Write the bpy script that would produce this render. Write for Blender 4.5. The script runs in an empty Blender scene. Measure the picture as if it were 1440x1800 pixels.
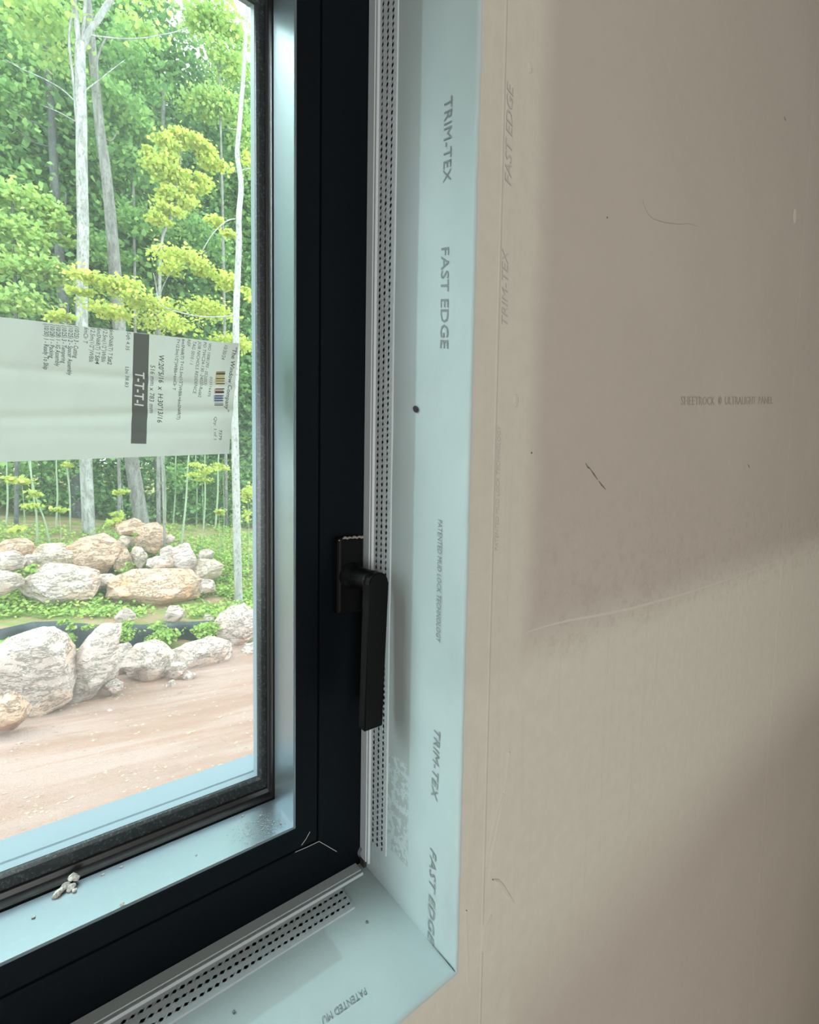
import bpy, bmesh, math, random
import numpy as np
from mathutils import Vector, Matrix, noise
PI = math.pi
sc = bpy.context.scene
C = sc.collection

# ------------------------------------------------------------------ camera
F = 835.011
YAW, PIT, ROL = 38.1629, 3.7525, 0.9816
CAM = np.array([-0.30192, -0.46280, 0.46559])
def basis():
    y, p, r = np.radians([YAW, PIT, ROL])
    fw = np.array([np.sin(y)*np.cos(p), np.cos(y)*np.cos(p), -np.sin(p)])
    rt = np.array([np.cos(y), -np.sin(y), 0.0]); up = np.cross(rt, fw)
    return rt*np.cos(r)+up*np.sin(r), -rt*np.sin(r)+up*np.cos(r), fw
RT, UP, FW = basis()
def at(u, v, ax, val):
    """the point on the plane axis=val that the photograph shows at (u, v)"""
    d = FW + RT*(u-720)/F - UP*(v-900)/F
    t = (val-CAM[ax])/d[ax]
    return Vector(CAM + d*t)
cam = bpy.data.objects.new('camera', bpy.data.cameras.new('camera')); C.objects.link(cam)
cam.data.sensor_fit = 'HORIZONTAL'; cam.data.sensor_width = 36.0; cam.data.lens = 36.0*F/1440.0
cam.data.clip_start = 0.01; cam.data.clip_end = 300
m4 = Matrix.Identity(4)
for i in range(3):
    m4[i][0] = RT[i]; m4[i][1] = UP[i]; m4[i][2] = -FW[i]; m4[i][3] = CAM[i]
cam.matrix_world = m4
sc.camera = cam

# ------------------------------------------------------------------ light
sc.view_settings.view_transform = 'Standard'; sc.view_settings.look = 'None'
sc.view_settings.gamma = 1; sc.view_settings.use_curve_mapping = False
sc.view_settings.exposure = 1.0
sc.render.film_transparent = False
W = bpy.data.worlds.new('World'); sc.world = W; W.use_nodes = True
bg = W.node_tree.nodes['Background']; bg.inputs[0].default_value = (0.80, 0.96, 1.0, 1); bg.inputs[1].default_value = 2.6
def lamp(name, kind, loc, aim, power, color, **kw):
    l = bpy.data.lights.new(name, kind); l.energy = power; l.color = color
    for k, v in kw.items(): setattr(l, k, v)
    o = bpy.data.objects.new(name, l); C.objects.link(o); o.location = loc
    o.rotation_euler = (Vector(aim)-Vector(loc)).to_track_quat('-Z', 'Y').to_euler(); return o
lamp('sun', 'SUN', (-20, 17, 23), (0, 0, 0), 1.7, (.89, .98, 1), angle=math.radians(36))
lamp('room_fill', 'AREA', (-1.32, -3.7, 0.3), (1.0, -0.16, 0.2), 57, (.97, .985, .97), shape='RECTANGLE', size=1.5, size_y=1.5)  # added fill lamp, stands in for daylight from the unseen room behind
sc.cycles.max_bounces = 8; sc.cycles.transparent_max_bounces = 16
sc.cycles.sample_clamp_indirect = 6
sc.cycles.caustics_reflective = False; sc.cycles.caustics_refractive = False
sc.cycles.use_denoising = True

# ------------------------------------------------------------------ materials
class NT:
    def __init__(s, name):
        s.m = bpy.data.materials.new(name); s.m.use_nodes = True
        s.t = s.m.node_tree; s.n = s.t.nodes; s.l = s.t.links
        s.b = s.n['Principled BSDF']; s.out = s.n['Material Output']
    def node(s, typ, **kw):
        n = s.n.new(typ)
        for k, v in kw.items():
            if k.startswith('i_'):
                n.inputs[k[2:].replace('_', ' ')].default_value = v
            else: setattr(n, k, v)
        return n
    def link(s, a, b): s.l.new(a, b)
    def math(s, op, a, b=None, c=None, clamp=False):
        n = s.n.new('ShaderNodeMath'); n.operation = op; n.use_clamp = clamp
        for i, x in enumerate((a, b, c)):
            if x is None: continue
            if isinstance(x, (int, float)): n.inputs[i].default_value = x
            else: s.l.new(x, n.inputs[i])
        return n.outputs[0]
    def coord(s):
        tc = s.n.new('ShaderNodeTexCoord'); return tc.outputs['Object']
    def xyz(s):
        q = s.n.new('ShaderNodeSeparateXYZ'); s.l.new(s.coord(), q.inputs[0]); return q.outputs
    def noise(s, scale, detail=4, rough=.55, vec=None, stretch=None):
        n = s.n.new('ShaderNodeTexNoise'); n.inputs['Scale'].default_value = scale
        n.inputs['Detail'].default_value = detail; n.inputs['Roughness'].default_value = rough
        v = vec or s.coord()
        if stretch:
            mp = s.n.new('ShaderNodeMapping'); mp.inputs['Scale'].default_value = stretch
            s.l.new(v, mp.inputs[0]); v = mp.outputs[0]
        s.l.new(v, n.inputs['Vector']); return n.outputs['Fac']
    def mix(s, fac, a, b):
        n = s.n.new('ShaderNodeMix'); n.data_type = 'RGBA'
        if isinstance(fac, (int, float)): n.inputs[0].default_value = fac
        else: s.l.new(fac, n.inputs[0])
        for i, x in ((6, a), (7, b)):
            if isinstance(x, tuple): n.inputs[i].default_value = (*x[:3], 1)
            else: s.l.new(x, n.inputs[i])
        return n.outputs[2]
    def ramp(s, fac, stops):
        n = s.n.new('ShaderNodeValToRGB'); s.l.new(fac, n.inputs[0]); e = n.color_ramp.elements
        while len(e) < len(stops): e.new(.5)
        for el, (p, c) in zip(e, stops):
            el.position = p; el.color = (*c[:3], 1) if isinstance(c, tuple) else (c, c, c, 1)
        return n.outputs[0]
    def step(s, x, lo, hi):
        n = s.n.new('ShaderNodeMapRange'); n.interpolation_type = 'SMOOTHSTEP'
        s.l.new(x, n.inputs['Value']); n.inputs['From Min'].default_value = lo; n.inputs['From Max'].default_value = hi
        return n.outputs[0]
    def bump(s, h, strength=.3, dist=.002):
        n = s.n.new('ShaderNodeBump'); n.inputs['Strength'].default_value = strength; n.inputs['Distance'].default_value = dist
        s.l.new(h, n.inputs['Height']); s.l.new(n.outputs[0], s.b.inputs['Normal'])
    def set(s, color=None, rough=.6, metal=0, spec=.5):
        if color is not None:
            if isinstance(color, tuple): s.b.inputs['Base Color'].default_value = (*color[:3], 1)
            else: s.l.new(color, s.b.inputs['Base Color'])
        if isinstance(rough, (int, float)): s.b.inputs['Roughness'].default_value = rough
        else: s.l.new(rough, s.b.inputs['Roughness'])
        s.b.inputs['Metallic'].default_value = metal; s.b.inputs['Specular IOR Level'].default_value = spec
        return s.m
def plain(name, color, rough=.6, metal=0, spec=.5):
    return NT(name).set(color, rough, metal, spec)

# drywall face: bare tan paper, lighter joint compound along the corner bead and over the seam
t = NT('wall_drywall')
X, Y, Z = t.xyz()
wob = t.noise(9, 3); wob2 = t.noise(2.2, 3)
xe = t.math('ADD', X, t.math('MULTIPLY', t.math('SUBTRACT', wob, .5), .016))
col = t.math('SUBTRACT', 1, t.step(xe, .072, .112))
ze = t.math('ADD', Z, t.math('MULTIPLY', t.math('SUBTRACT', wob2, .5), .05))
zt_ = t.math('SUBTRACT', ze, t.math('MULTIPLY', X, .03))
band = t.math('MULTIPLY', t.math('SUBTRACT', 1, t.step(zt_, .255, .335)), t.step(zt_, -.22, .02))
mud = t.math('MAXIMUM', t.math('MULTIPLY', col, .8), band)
fuzz = t.noise(55, 5, .7); big = t.noise(3.0, 4)
paper = t.mix(t.step(fuzz, .3, .75), (.446, .408, .365), (.466, .428, .384))
paper = t.mix(t.math('MULTIPLY', t.step(big, .35, .7), .5), paper, (.495, .460, .412))
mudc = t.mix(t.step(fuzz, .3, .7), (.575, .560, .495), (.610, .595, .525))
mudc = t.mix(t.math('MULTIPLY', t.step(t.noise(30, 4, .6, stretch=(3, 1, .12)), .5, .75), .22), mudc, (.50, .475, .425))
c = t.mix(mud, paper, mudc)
# scuffed zone low beside the bead and at the seam's top edge
e1 = t.math('MULTIPLY', t.step(t.noise(70, 5, .75), .47, .66), t.math('MULTIPLY', t.step(X, .08, .13), t.math('MULTIPLY', t.step(Z, .25, .30), t.math('SUBTRACT', 1, t.step(Z, .36, .52)))))
c = t.mix(t.math('MULTIPLY', e1, .30), c, (.34, .29, .25))
lin = t.step(t.math('ABSOLUTE', t.math('SUBTRACT', t.math('ADD', X, t.math('MULTIPLY', Z, 0.004)), .0345)), .0022, .0004)
grain = t.noise(900, 2)
ridge = t.math('MULTIPLY', lin, 2.0)
streak = t.math('MULTIPLY', t.noise(40, 4, .6, stretch=(4, 1, .10)), t.math('MULTIPLY', col, 1.2))
h = t.math('ADD', t.math('ADD', t.math('MULTIPLY', grain, .12), ridge), t.math('ADD', t.math('MULTIPLY', streak, .6), t.math('MULTIPLY', mud, 1.5)))
t.bump(h, .35, .0012)
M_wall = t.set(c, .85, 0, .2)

# jamb and sill return: primed pale board with a grey strip by the bead: compound stain plus painted-in frame shade
def reveal_mat(name, axis_long, x_end):
    t = NT(name); X, Y, Z = t.xyz()
    L = Z if axis_long == 'z' else X
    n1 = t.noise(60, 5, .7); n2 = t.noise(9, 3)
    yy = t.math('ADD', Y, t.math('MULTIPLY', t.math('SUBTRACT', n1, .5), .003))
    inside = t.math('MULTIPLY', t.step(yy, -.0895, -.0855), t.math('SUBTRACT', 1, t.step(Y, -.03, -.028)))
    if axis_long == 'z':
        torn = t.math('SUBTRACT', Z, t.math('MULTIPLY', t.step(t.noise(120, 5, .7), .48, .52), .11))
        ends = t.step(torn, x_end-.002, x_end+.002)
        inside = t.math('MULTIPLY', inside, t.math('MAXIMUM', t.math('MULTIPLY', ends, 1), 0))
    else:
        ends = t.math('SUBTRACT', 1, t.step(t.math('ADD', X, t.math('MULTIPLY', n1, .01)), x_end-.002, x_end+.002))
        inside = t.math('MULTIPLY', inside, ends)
    base = t.mix(t.step(n2, .3, .7), (.435, .535, .545), (.48, .58, .59))
    smud = t.math('MULTIPLY', t.step(t.noise(22, 5, .65, stretch=(1, 1, .35)), .55, .75), .25)
    base = t.mix(smud, base, (.41, .44, .43))
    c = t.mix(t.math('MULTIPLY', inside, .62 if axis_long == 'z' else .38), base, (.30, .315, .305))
    t.bump(t.math('ADD', t.noise(400, 3), t.math('MULTIPLY', n1, .6)), .18, .0006)
    return t.set(c, .72, 0, .3)
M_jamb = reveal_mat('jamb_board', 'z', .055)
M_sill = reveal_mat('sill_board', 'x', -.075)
M_beadv = plain('white_vinyl_bead', (.50, .55, .575), .5)
M_hole = plain('dark_perforation', (.02, .035, .04), .9)
M_gap = plain('dark_gap', (.03, .03, .03), .9)

t = NT('black_aluminium')
n = t.noise(1400, 2)
t.bump(n, .10, .0003)
M_black = t.set((.002, .0035, .006), .38, 0, .14)
t = NT('dusty_black_aluminium')
d = t.step(t.noise(120, 5, .75), .50, .80)
t.bump(t.noise(1600, 2), .04, .0001)
M_bead = t.set(t.mix(t.math('MULTIPLY', d, .3), (.30, .36, .40), (.42, .46, .48)), .34, .82, .5)
M_rubber = plain('black_rubber', (.012, .013, .014), .38, 0, .7)
t = NT('dusty_black_spacer')
d = t.step(t.noise(420, 3, .7), .52, .66)
M_spacer = t.set(t.mix(t.math('MULTIPLY', d, .35), (.014, .017, .020), (.20, .25, .26)), .35, .0, .6)
t = NT('handle_black')
M_handle = t.set((.0025, .0025, .003), .42, 0, .16)
M_flash = plain('pale_exterior_metal', (0.196, 0.242, 0.283), .45, 0, .5)
M_extg = plain('grey_exterior_metal', (.22, .25, .28), .5)

# window glass: thin clear pane with an added translucent veil that imitates haze
t = NT('window_glass'); nn = t.n
tr = nn.new('ShaderNodeBsdfTransparent'); tr.inputs[0].default_value = (.975, .99, .982, 1)
gl = nn.new('ShaderNodeBsdfGlossy'); gl.inputs['Roughness'].default_value = .0
ge = nn.new('ShaderNodeNewGeometry'); dp = nn.new('ShaderNodeVectorMath'); dp.operation = 'DOT_PRODUCT'
t.link(ge.outputs['Incoming'], dp.inputs[0]); t.link(ge.outputs['Normal'], dp.inputs[1])
om = t.math('SUBTRACT', 1, t.math('ABSOLUTE', dp.outputs['Value']))
fres = t.math('MULTIPLY_ADD', t.math('POWER', om, 5), .96, .012)      # Schlick reflectance of one coated face
du = nn.new('ShaderNodeBsdfTranslucent'); du.inputs[0].default_value = (.80, .92, .90, 1)
m1 = nn.new('ShaderNodeMixShader'); m2 = nn.new('ShaderNodeMixShader')
t.link(fres, m1.inputs[0]); t.link(tr.outputs[0], m1.inputs[1]); t.link(gl.outputs[0], m1.inputs[2])
dn = t.math('MULTIPLY_ADD', t.noise(4, 3), .02, .006)
t.link(dn, m2.inputs[0])
t.link(m1.outputs[0], m2.inputs[1]); t.link(du.outputs[0], m2.inputs[2]); t.link(m2.outputs[0], t.out.inputs[0])
M_glass = t.m

def two_sided(name, col, trans=.45, rough=.6, spec=.3):
    t = NT(name)
    if callable(col): col = col(t)
    t.set(col, rough, 0, spec)
    tl = t.n.new('ShaderNodeBsdfTranslucent')
    if isinstance(col, tuple): tl.inputs[0].default_value = (*col[:3], 1)
    else: t.link(col, tl.inputs[0])
    mx = t.n.new('ShaderNodeMixShader'); mx.inputs[0].default_value = trans
    t.link(t.b.outputs[0], mx.inputs[1]); t.link(tl.outputs[0], mx.inputs[2]); t.link(mx.outputs[0], t.out.inputs[0])
    return t.m
def leafcol(a, b, cc):
    def f(t):
        g = t.n.new('ShaderNodeNewGeometry')
        return t.ramp(g.outputs['Random Per Island'], [(0, a), (.55, b), (1, cc)])
    return f
M_leaf = {
 'dark': two_sided('leaf_dark_green', leafcol((0.099, 0.192, 0.072), (0.167, 0.299, 0.105), (0.256, 0.404, 0.124)), .4),
 'mid': two_sided('leaf_green', leafcol((0.158, 0.299, 0.105), (0.248, 0.422, 0.132), (0.376, 0.526, 0.159)), .45),
 'light': two_sided('leaf_light_green', leafcol((0.277, 0.439, 0.141), (0.396, 0.544, 0.159), (0.543, 0.615, 0.177)), .45),
 'yellow': two_sided('leaf_yellow_green', leafcol((0.397, 0.508, 0.113), (0.546, 0.608, 0.129), (0.661, 0.623, 0.161)), .5),
 'clover': two_sided('leaf_ground_cover', leafcol((0.204, 0.356, 0.078), (0.317, 0.457, 0.101), (0.465, 0.528, 0.134)), .35)}
def bark(name, a, b):
    t = NT(name)
    n = t.noise(9, 5, .7, stretch=(1, 1, .25)); n2 = t.noise(30, 4, .7, stretch=(1, 1, .5))
    c = t.mix(t.step(n, .38, .66), a, b); c = t.mix(t.math('MULTIPLY', t.step(n2, .52, .62), .7), c, tuple(x*.4 for x in a))
    t.bump(n2, .5, .02); return t.set(c, .9, 0, .1)
M_bark_pale = bark('pale_bark', (0.211, 0.198, 0.180), (0.384, 0.372, 0.347))
M_bark_grey = bark('grey_bark', (0.149, 0.136, 0.124), (0.260, 0.242, 0.223))
M_bark_dark = bark('dark_bark', (0.074, 0.074, 0.068), (0.136, 0.136, 0.130))
M_birch = bark('birch_bark', (0.277, 0.263, 0.240), (0.370, 0.355, 0.332))
M_stem = plain('green_stem', (0.248, 0.298, 0.186), .7)
def rock(name, a, b, o, amt):
    t = NT(name)
    n1 = t.noise(1.5, 6, .65); n2 = t.noise(6, 7, .72); n3 = t.noise(2.2, 7, .75, stretch=(1, 1, 2.8)); n4 = t.noise(16, 6, .75)
    crk = t.math('ABSOLUTE', t.math('SUBTRACT', n3, .5)); crack = t.math('SUBTRACT', 1, t.step(crk, .0, .022))
    c = t.mix(t.step(n2, .36, .62), a, b); c = t.mix(t.math('MULTIPLY', t.step(n1, .47, .60), amt), c, o)
    c = t.mix(t.math('MULTIPLY', t.step(n4, .56, .70), .45), c, tuple(x*.55 for x in a))
    c = t.mix(t.math('MULTIPLY', crack, .55), c, tuple(x*.35 for x in a))
    t.bump(t.math('SUBTRACT', t.math('ADD', n2, t.math('MULTIPLY', n4, .7)), t.math('MULTIPLY', crack, .35)), 1.0, .09)
    return t.set(c, .9, 0, .15)
M_rock = {'w': rock('pale_limestone', (0.716, 0.543, 0.475), (0.902, 0.709, 0.646), (0.832, 0.487, 0.322), .55),
          'o': rock('orange_limestone', (0.716, 0.447, 0.312), (0.856, 0.582, 0.455), (0.763, 0.389, 0.229), .75),
          'y': rock('buff_limestone', (0.693, 0.514, 0.399), (0.878, 0.680, 0.570), (0.693, 0.505, 0.284), .6)}

# ------------------------------------------------------------------ mesh helpers
def tag(o, label=None, cat=None, group=None, kind=None):
    if label: o['label'] = label
    if cat: o['category'] = cat
    if group: o['group'] = group
    if kind: o['kind'] = kind
    return o
def mesh_obj(name, verts, faces, mat, parent=None, smooth=False, mats=None, midx=None):
    me = bpy.data.meshes.new(name); me.from_pydata([tuple(v) for v in verts], [], faces); me.update()
    for m in (mats or [mat]): me.materials.append(m)
    if midx is not None: me.polygons.foreach_set('material_index', midx)
    if smooth: me.polygons.foreach_set('use_smooth', [True]*len(me.polygons))
    o = bpy.data.objects.new(name, me); C.objects.link(o)
    if parent: o.parent = parent
    return o
def from_bm(name, bm, mat, parent=None, smooth=False):
    bmesh.ops.recalc_face_normals(bm, faces=bm.faces[:])
    me = bpy.data.meshes.new(name); bm.to_mesh(me); bm.free(); me.materials.append(mat)
    if smooth: me.polygons.foreach_set('use_smooth', [True]*len(me.polygons))
    o = bpy.data.objects.new(name, me); C.objects.link(o)
    if parent: o.parent = parent
    return o
def empty(name, loc=(0, 0, 0), rz=0):
    o = bpy.data.objects.new(name, None); C.objects.link(o); o.location = loc; o.rotation_euler = (0, 0, rz); o.empty_display_size = .05
    return o
def box(name, x0, x1, y0, y1, z0, z1, mat, parent=None, bev=0):
    bm = bmesh.new(); bmesh.ops.create_cube(bm, size=1)
    for v in bm.verts:
        v.co = ((x0+x1)/2+v.co.x*(x1-x0), (y0+y1)/2+v.co.y*(y1-y0), (z0+z1)/2+v.co.z*(z1-z0))
    if bev: bmesh.ops.bevel(bm, geom=bm.edges[:], offset=bev, segments=3, affect='EDGES', profile=.5)
    return from_bm(name, bm, mat, parent)
def loft(name, loops, mat, parent=None, closed=True):
    """mitred rectangular ring: loops = [(x0, x1, z0, z1, y), ...] joined in order (and back to the first)"""
    vs, fs = [], []
    for (x0, x1, z0, z1, y) in loops: vs += [(x0, y, z0), (x1, y, z0), (x1, y, z1), (x0, y, z1)]
    n = len(loops)
    for i in range(n if closed else n-1):
        a, b = i*4, ((i+1) % n)*4
        for k in range(4): fs.append((a+k, a+(k+1) % 4, b+(k+1) % 4, b+k))
    bm = bmesh.new(); bv = [bm.verts.new(v) for v in vs]
    for f in fs: bm.faces.new([bv[i] for i in f])
    return from_bm(name, bm, mat, parent)
def rr(r, dx, dz, y):      # rectangle inset
    return (r[0]+dx, r[1]-dx, r[2]+dz, r[3]-dz, y)

# text: strings laid between two points of a plane as thin printed ink
def ink(name, items, mat, parent, up_hint=None, off=Vector((0, 0, 0))):
    """items: (string, start, end, cap height, up vector, italic, bold)"""
    vs, fs = [], []
    for (s, a, b, hgt, up, ital, bold) in items:
        cu = bpy.data.curves.new('ink', 'FONT'); cu.body = s; cu.size = 1; cu.shear = .22 if ital else 0
        cu.offset = .014 if s == 'T-T-T-I' else .008 if bold and 'TRIM' not in s else 0; cu.resolution_u = 2
        o = bpy.data.objects.new('ink', cu); me = o.to_mesh()
        co = [v.co.copy() for v in me.vertices]
        if co:
            x0 = min(c.x for c in co); x1 = max(c.x for c in co)
            a, b = Vector(a), Vector(b); L = (b-a).length; ex = (b-a)/L
            upv = Vector(up); upv = (upv-ex*upv.dot(ex)).normalized()
            base = len(vs)
            for c in co: vs.append(a+ex*((c.x-x0)/(x1-x0)*L)+upv*(c.y/.70*hgt)+off)
            for p in me.polygons: fs.append(tuple(base+i for i in p.vertices))
        o.to_mesh_clear(); bpy.data.objects.remove(o); bpy.data.curves.remove(cu)
    return mesh_obj(name, vs, fs, mat, parent)

# ------------------------------------------------------------------ room shell
WY = -.1633                        # room face of the wall
OX0, OX1, OZ0, OZ1 = -.760, 0.0, 0.0, 1.075   # rough opening
RX0, RX1, RY0, FZ, CZ = -2.6, 2.8, -3.9, -1.50, 1.50
def wall_with_hole(name, y0, y1, x0, x1, z0, z1, mat):
    xs = [x0, OX0, OX1+.0, x1]; zs = [z0, OZ0, OZ1, z1]; vs, fs = [], []
    for y in (y0, y1):
        for z in zs:
            for x in xs: vs.append((x, y, z))
    def I(k, j, i): return k*16+j*4+i
    for j in range(3):
        for i in range(3):
            if i == 1 and j == 1: continue
            fs.append((I(0, j, i), I(0, j, i+1), I(0, j+1, i+1), I(0, j+1, i)))
            fs.append((I(1, j, i+1), I(1, j, i), I(1, j+1, i), I(1, j+1, i+1)))
    for a, b in (((1, 1), (1, 2)), ((1, 2), (2, 2)), ((2, 2), (2, 1)), ((2, 1), (1, 1))):
        fs.append((I(0, *a), I(0, *b), I(1, *b), I(1, *a)))
    for a, b in (((0, 0), (0, 3)), ((0, 3), (3, 3)), ((3, 3), (3, 0)), ((3, 0), (0, 0))):
        fs.append((I(0, *a), I(0, *b), I(1, *b), I(1, *a)))
    return mesh_obj(name, vs, fs, mat)
M_ext = plain('exterior_cladding', (.30, .31, .33), .8)
M_room = plain('room_drywall', (.46, .42, .36), .9)
M_floor = NT('plywood_subfloor'); M_floor = M_floor.set(M_floor.mix(M_floor.step(M_floor.noise(6, 5, .6, stretch=(1, 8, 1)), .3, .7), (.34, .24, .14), (.46, .34, .22)), .8)
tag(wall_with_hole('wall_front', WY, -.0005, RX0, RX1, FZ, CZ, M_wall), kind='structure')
tag(wall_with_hole('wall_exterior', .0005, .115, RX0-.2, RX1+.2, FZ-.9, CZ+.25, M_ext), kind='structure')
tag(box('floor', RX0, RX1, RY0, WY, FZ-.1, FZ, M_floor), kind='structure')
tag(box('ceiling', RX0, RX1, RY0, WY, CZ, CZ+.1, M_room), kind='structure')
tag(box('wall_left', RX0-.1, RX0, RY0, WY, FZ, CZ, M_room), kind='structure')
tag(box('wall_right', RX1, RX1+.1, RY0, WY, FZ, CZ, M_room), kind='structure')
tag(box('wall_back', RX0, RX1, RY0-.1, RY0, FZ, CZ, M_room), kind='structure')
wallf = bpy.data.objects['wall_front']

# returns of the opening: pale boards with a slightly ragged room edge
def board(name, pa, pb, nrm, mat, seed):
    """strip from the frame (y=0) to the room edge, along pa->pb; nrm points into the opening"""
    rng = random.Random(seed); n = 160; vs, fs = [], []
    pa, pb, nrm = Vector(pa), Vector(pb), Vector(nrm)
    rows = [(0, 0), (-.06, 0), (-.12, 0), (WY+.004, .0), (WY-.0012, .0002), (WY-.0016, -.0012), (WY-.0010, -.0022)]
    for i in range(n+1):
        p = pa+(pb-pa)*i/n
        j = noise.noise(Vector((i*.35, seed, 0)))*.0009+(rng.random() < .04)*rng.uniform(-.0012, .0006)
        for k, (y, d) in enumerate(rows):
            w = noise.noise(Vector((i*.08, y*30, seed)))*.0006
            vs.append(p+Vector((0, y, 0))+nrm*(.0015+d+w+(j if k >= 4 else 0)))
    m = len(rows)
    for i in range(n):
        for k in range(m-1): fs.append((i*m+k, i*m+k+1, (i+1)*m+k+1, (i+1)*m+k))
    return tag(mesh_obj(name, vs, fs, mat, smooth=True), kind='structure')
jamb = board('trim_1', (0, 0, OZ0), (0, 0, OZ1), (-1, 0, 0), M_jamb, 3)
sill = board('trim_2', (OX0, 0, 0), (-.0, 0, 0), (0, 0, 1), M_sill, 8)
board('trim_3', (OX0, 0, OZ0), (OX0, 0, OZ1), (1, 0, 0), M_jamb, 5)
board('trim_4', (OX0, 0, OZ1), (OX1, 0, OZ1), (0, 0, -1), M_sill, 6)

# perforated vinyl beads: a solid nose, a groove and a flange with three rows of real holes
def perf_bead(name, L0, L1, place, y_rows, yflange, pitch, seed):
    rng = random.Random(seed); vs, fs, mi = [], [], []
    def quad(a, b, c, d, m=0):
        i = len(vs); vs.extend([place(*a), place(*b), place(*c), place(*d)]); fs.append((i, i+1, i+2, i+3)); mi.append(m)
    prof = [(-.0006, .0002), (-.0008, .0060), (-.0125, .0060), (-.0130, .0045), (-.0150, .0045), (-.0155, .0056), (-.0170, .0056), (-.0180, .0030), (-.0190, .0031)]
    for k in range(len(prof)-1):
        quad((L0, *prof[k]), (L1, *prof[k]), (L1, *prof[k+1]), (L0, *prof[k+1]))
    F0 = L0+ .030
    h = .0031; ye = -.0190; q = (yflange-ye)/3.0
    quad((L0, ye, h), (F0, ye, h), (F0, ye+q*.0, h), (L0, ye, h))
    nrow = int((L1-F0)/pitch)
    for r in range(3):
        ya, yb = ye+q*r, ye+q*(r+1); yc = (ya+yb)/2
        for i in range(nrow):
            za = F0+i*pitch; zb = za+pitch; off = (.0, .28, .56)[r]*pitch*.55
            zc = (za+zb)/2+off*.5-pitch*.1; R = .00165*rng.uniform(.85, 1.15)
            K = 8; ring = []
            for k in range(K):
                a = 2*PI*(k+.5)/K; ring.append((zc+math.cos(a)*R*1.1, yc+math.sin(a)*R))
            outer = []
            for k in range(K):
                a = 2*PI*(k+.5)/K; cx, sy = math.cos(a), math.sin(a); s_ = 1/max(abs(cx), abs(sy))
                outer.append(((za+zb)/2+cx*s_*pitch/2, yc+sy*s_*(yb-ya)/2))
            b0 = len(vs)
            for (z, y) in outer: vs.append(place(z, y, h))
            for (z, y) in ring: vs.append(place(z, y, h))
            for (z, y) in ring: vs.append(place(z, y, .0025))
            for k in range(K):
                k2 = (k+1) % K
                fs.append((b0+k, b0+k2, b0+K+k2, b0+K+k)); mi.append(0)
                fs.append((b0+K+k, b0+K+k2, b0+2*K+k2, b0+2*K+k)); mi.append(1)
            fs.append(tuple(b0+2*K+k for k in range(K))); mi.append(1)
            # corner triangles of the cell
            cs = [(za, ya), (zb, ya), (zb, yb), (za, yb)]
            for (z, y) in cs:
                near = sorted(range(K), key=lambda k: (outer[k][0]-z)**2+(outer[k][1]-y)**2)[:2]
                i0 = len(vs); vs.extend([place(z, y, h), place(*outer[near[0]], h), place(*outer[near[1]], h)]); fs.append((i0, i0+1, i0+2)); mi.append(0)
    L2 = F0+nrow*pitch
    quad((F0, yflange, h), (L2, yflange, h), (L2, yflange-.0028, h-.0001), (F0, yflange-.0028, h-.0001))
    quad((F0, yflange-.0028, h-.0001), (L2, yflange-.0028, h-.0001), (L2, yflange-.0034, .0010), (F0, yflange-.0034, .0010))
    return tag(mesh_obj(name, vs, fs, None, mats=[M_beadv, M_hole], midx=mi), kind='structure')
perf_bead('trim_5', .012, OZ1, lambda L, y, h: (-h, y, L), 3, -.0465, .0066, 1)
perf_bead('trim_6', .012, -OX0, lambda L, y, h: (-L, y, h), 3, -.0450, .0066, 2)
# the small open dark notch where the two beads meet, with a curl of bead lifting off
box('corner_notch', -.0058, -.0018, -.0090, -.0012, .0018, .0105, M_gap, jamb)
bm = bmesh.new()
prev = None
for i in range(9):
    z = .010+.014*i/8; b = math.sin(PI*i/8)*.0035
    a = bm.verts.new((-.0062-b, -.0010, z)); c_ = bm.verts.new((-.0062-b, -.0060, z))
    if prev: bm.faces.new((prev[0], a, c_, prev[1]))
    prev = (a, c_)
from_bm('lifted_bead_curl', bm, M_flash, jamb)
# mitre crack at the outer end of the corner, and nail hole in the jamb
pA, pB = at(751, 1643, 0, -.002), at(801, 1710, 0, -.002)
mesh_obj('mitre_crack', [(-.0019, pA.y, .0019), (-.0024, pA.y, .0024), (-.0026, WY, .0034), (-.0019, WY, .0012)], [(0, 1, 2, 3)], M_gap, jamb)
nh = at(731, 719, 0, -.0025)
bm = bmesh.new(); bmesh.ops.create_uvsphere(bm, u_segments=12, v_segments=8, radius=1)
for v in bm.verts: v.co = Vector((nh.x+v.co.x*.0006, nh.y+v.co.y*.0042+v.co.z*.0016, nh.z+v.co.z*.0036))
from_bm('nail_hole', bm, M_gap, jamb, True)

M_ink = plain('grey_print', (.22, .26, .265), .8)
M_inkw = plain('faint_wall_print', (.36, .335, .285), .9)
M_inkf = plain('faint_covered_print', (.47, .455, .41), .9)
U = Vector((0, -1, 0))
J = lambda u, v: at(u, v, 0, -.0022)
ink('printed_text', [
    ('TRIM-TEX', J(781, 179), J(779, 327), .0105, U, True, True),
    ('FAST EDGE', J(776, 436), J(774, 617), .0105, U, True, True),
    ('PATENTED MUD LOCK TECHNOLOGY', J(770, 912.5), J(766.5, 1128), .0062, U, True, False),
    ('TRIM-TEX', J(763, 1279), J(757.5, 1401), .0090, U, True, False),
    ('FAST EDGE', J(756, 1489), J(751.5, 1652), .0090, U, True, False)], M_ink, jamb)
S = lambda u, v: at(u, v, 2, .0022)
ink('printed_text', [('PATENTED MU', S(641, 1735), S(563, 1789), .0062, U, True, False)], M_ink, sill)
Wp = lambda u, v: at(u, v, 1, WY-.0004)
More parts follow.
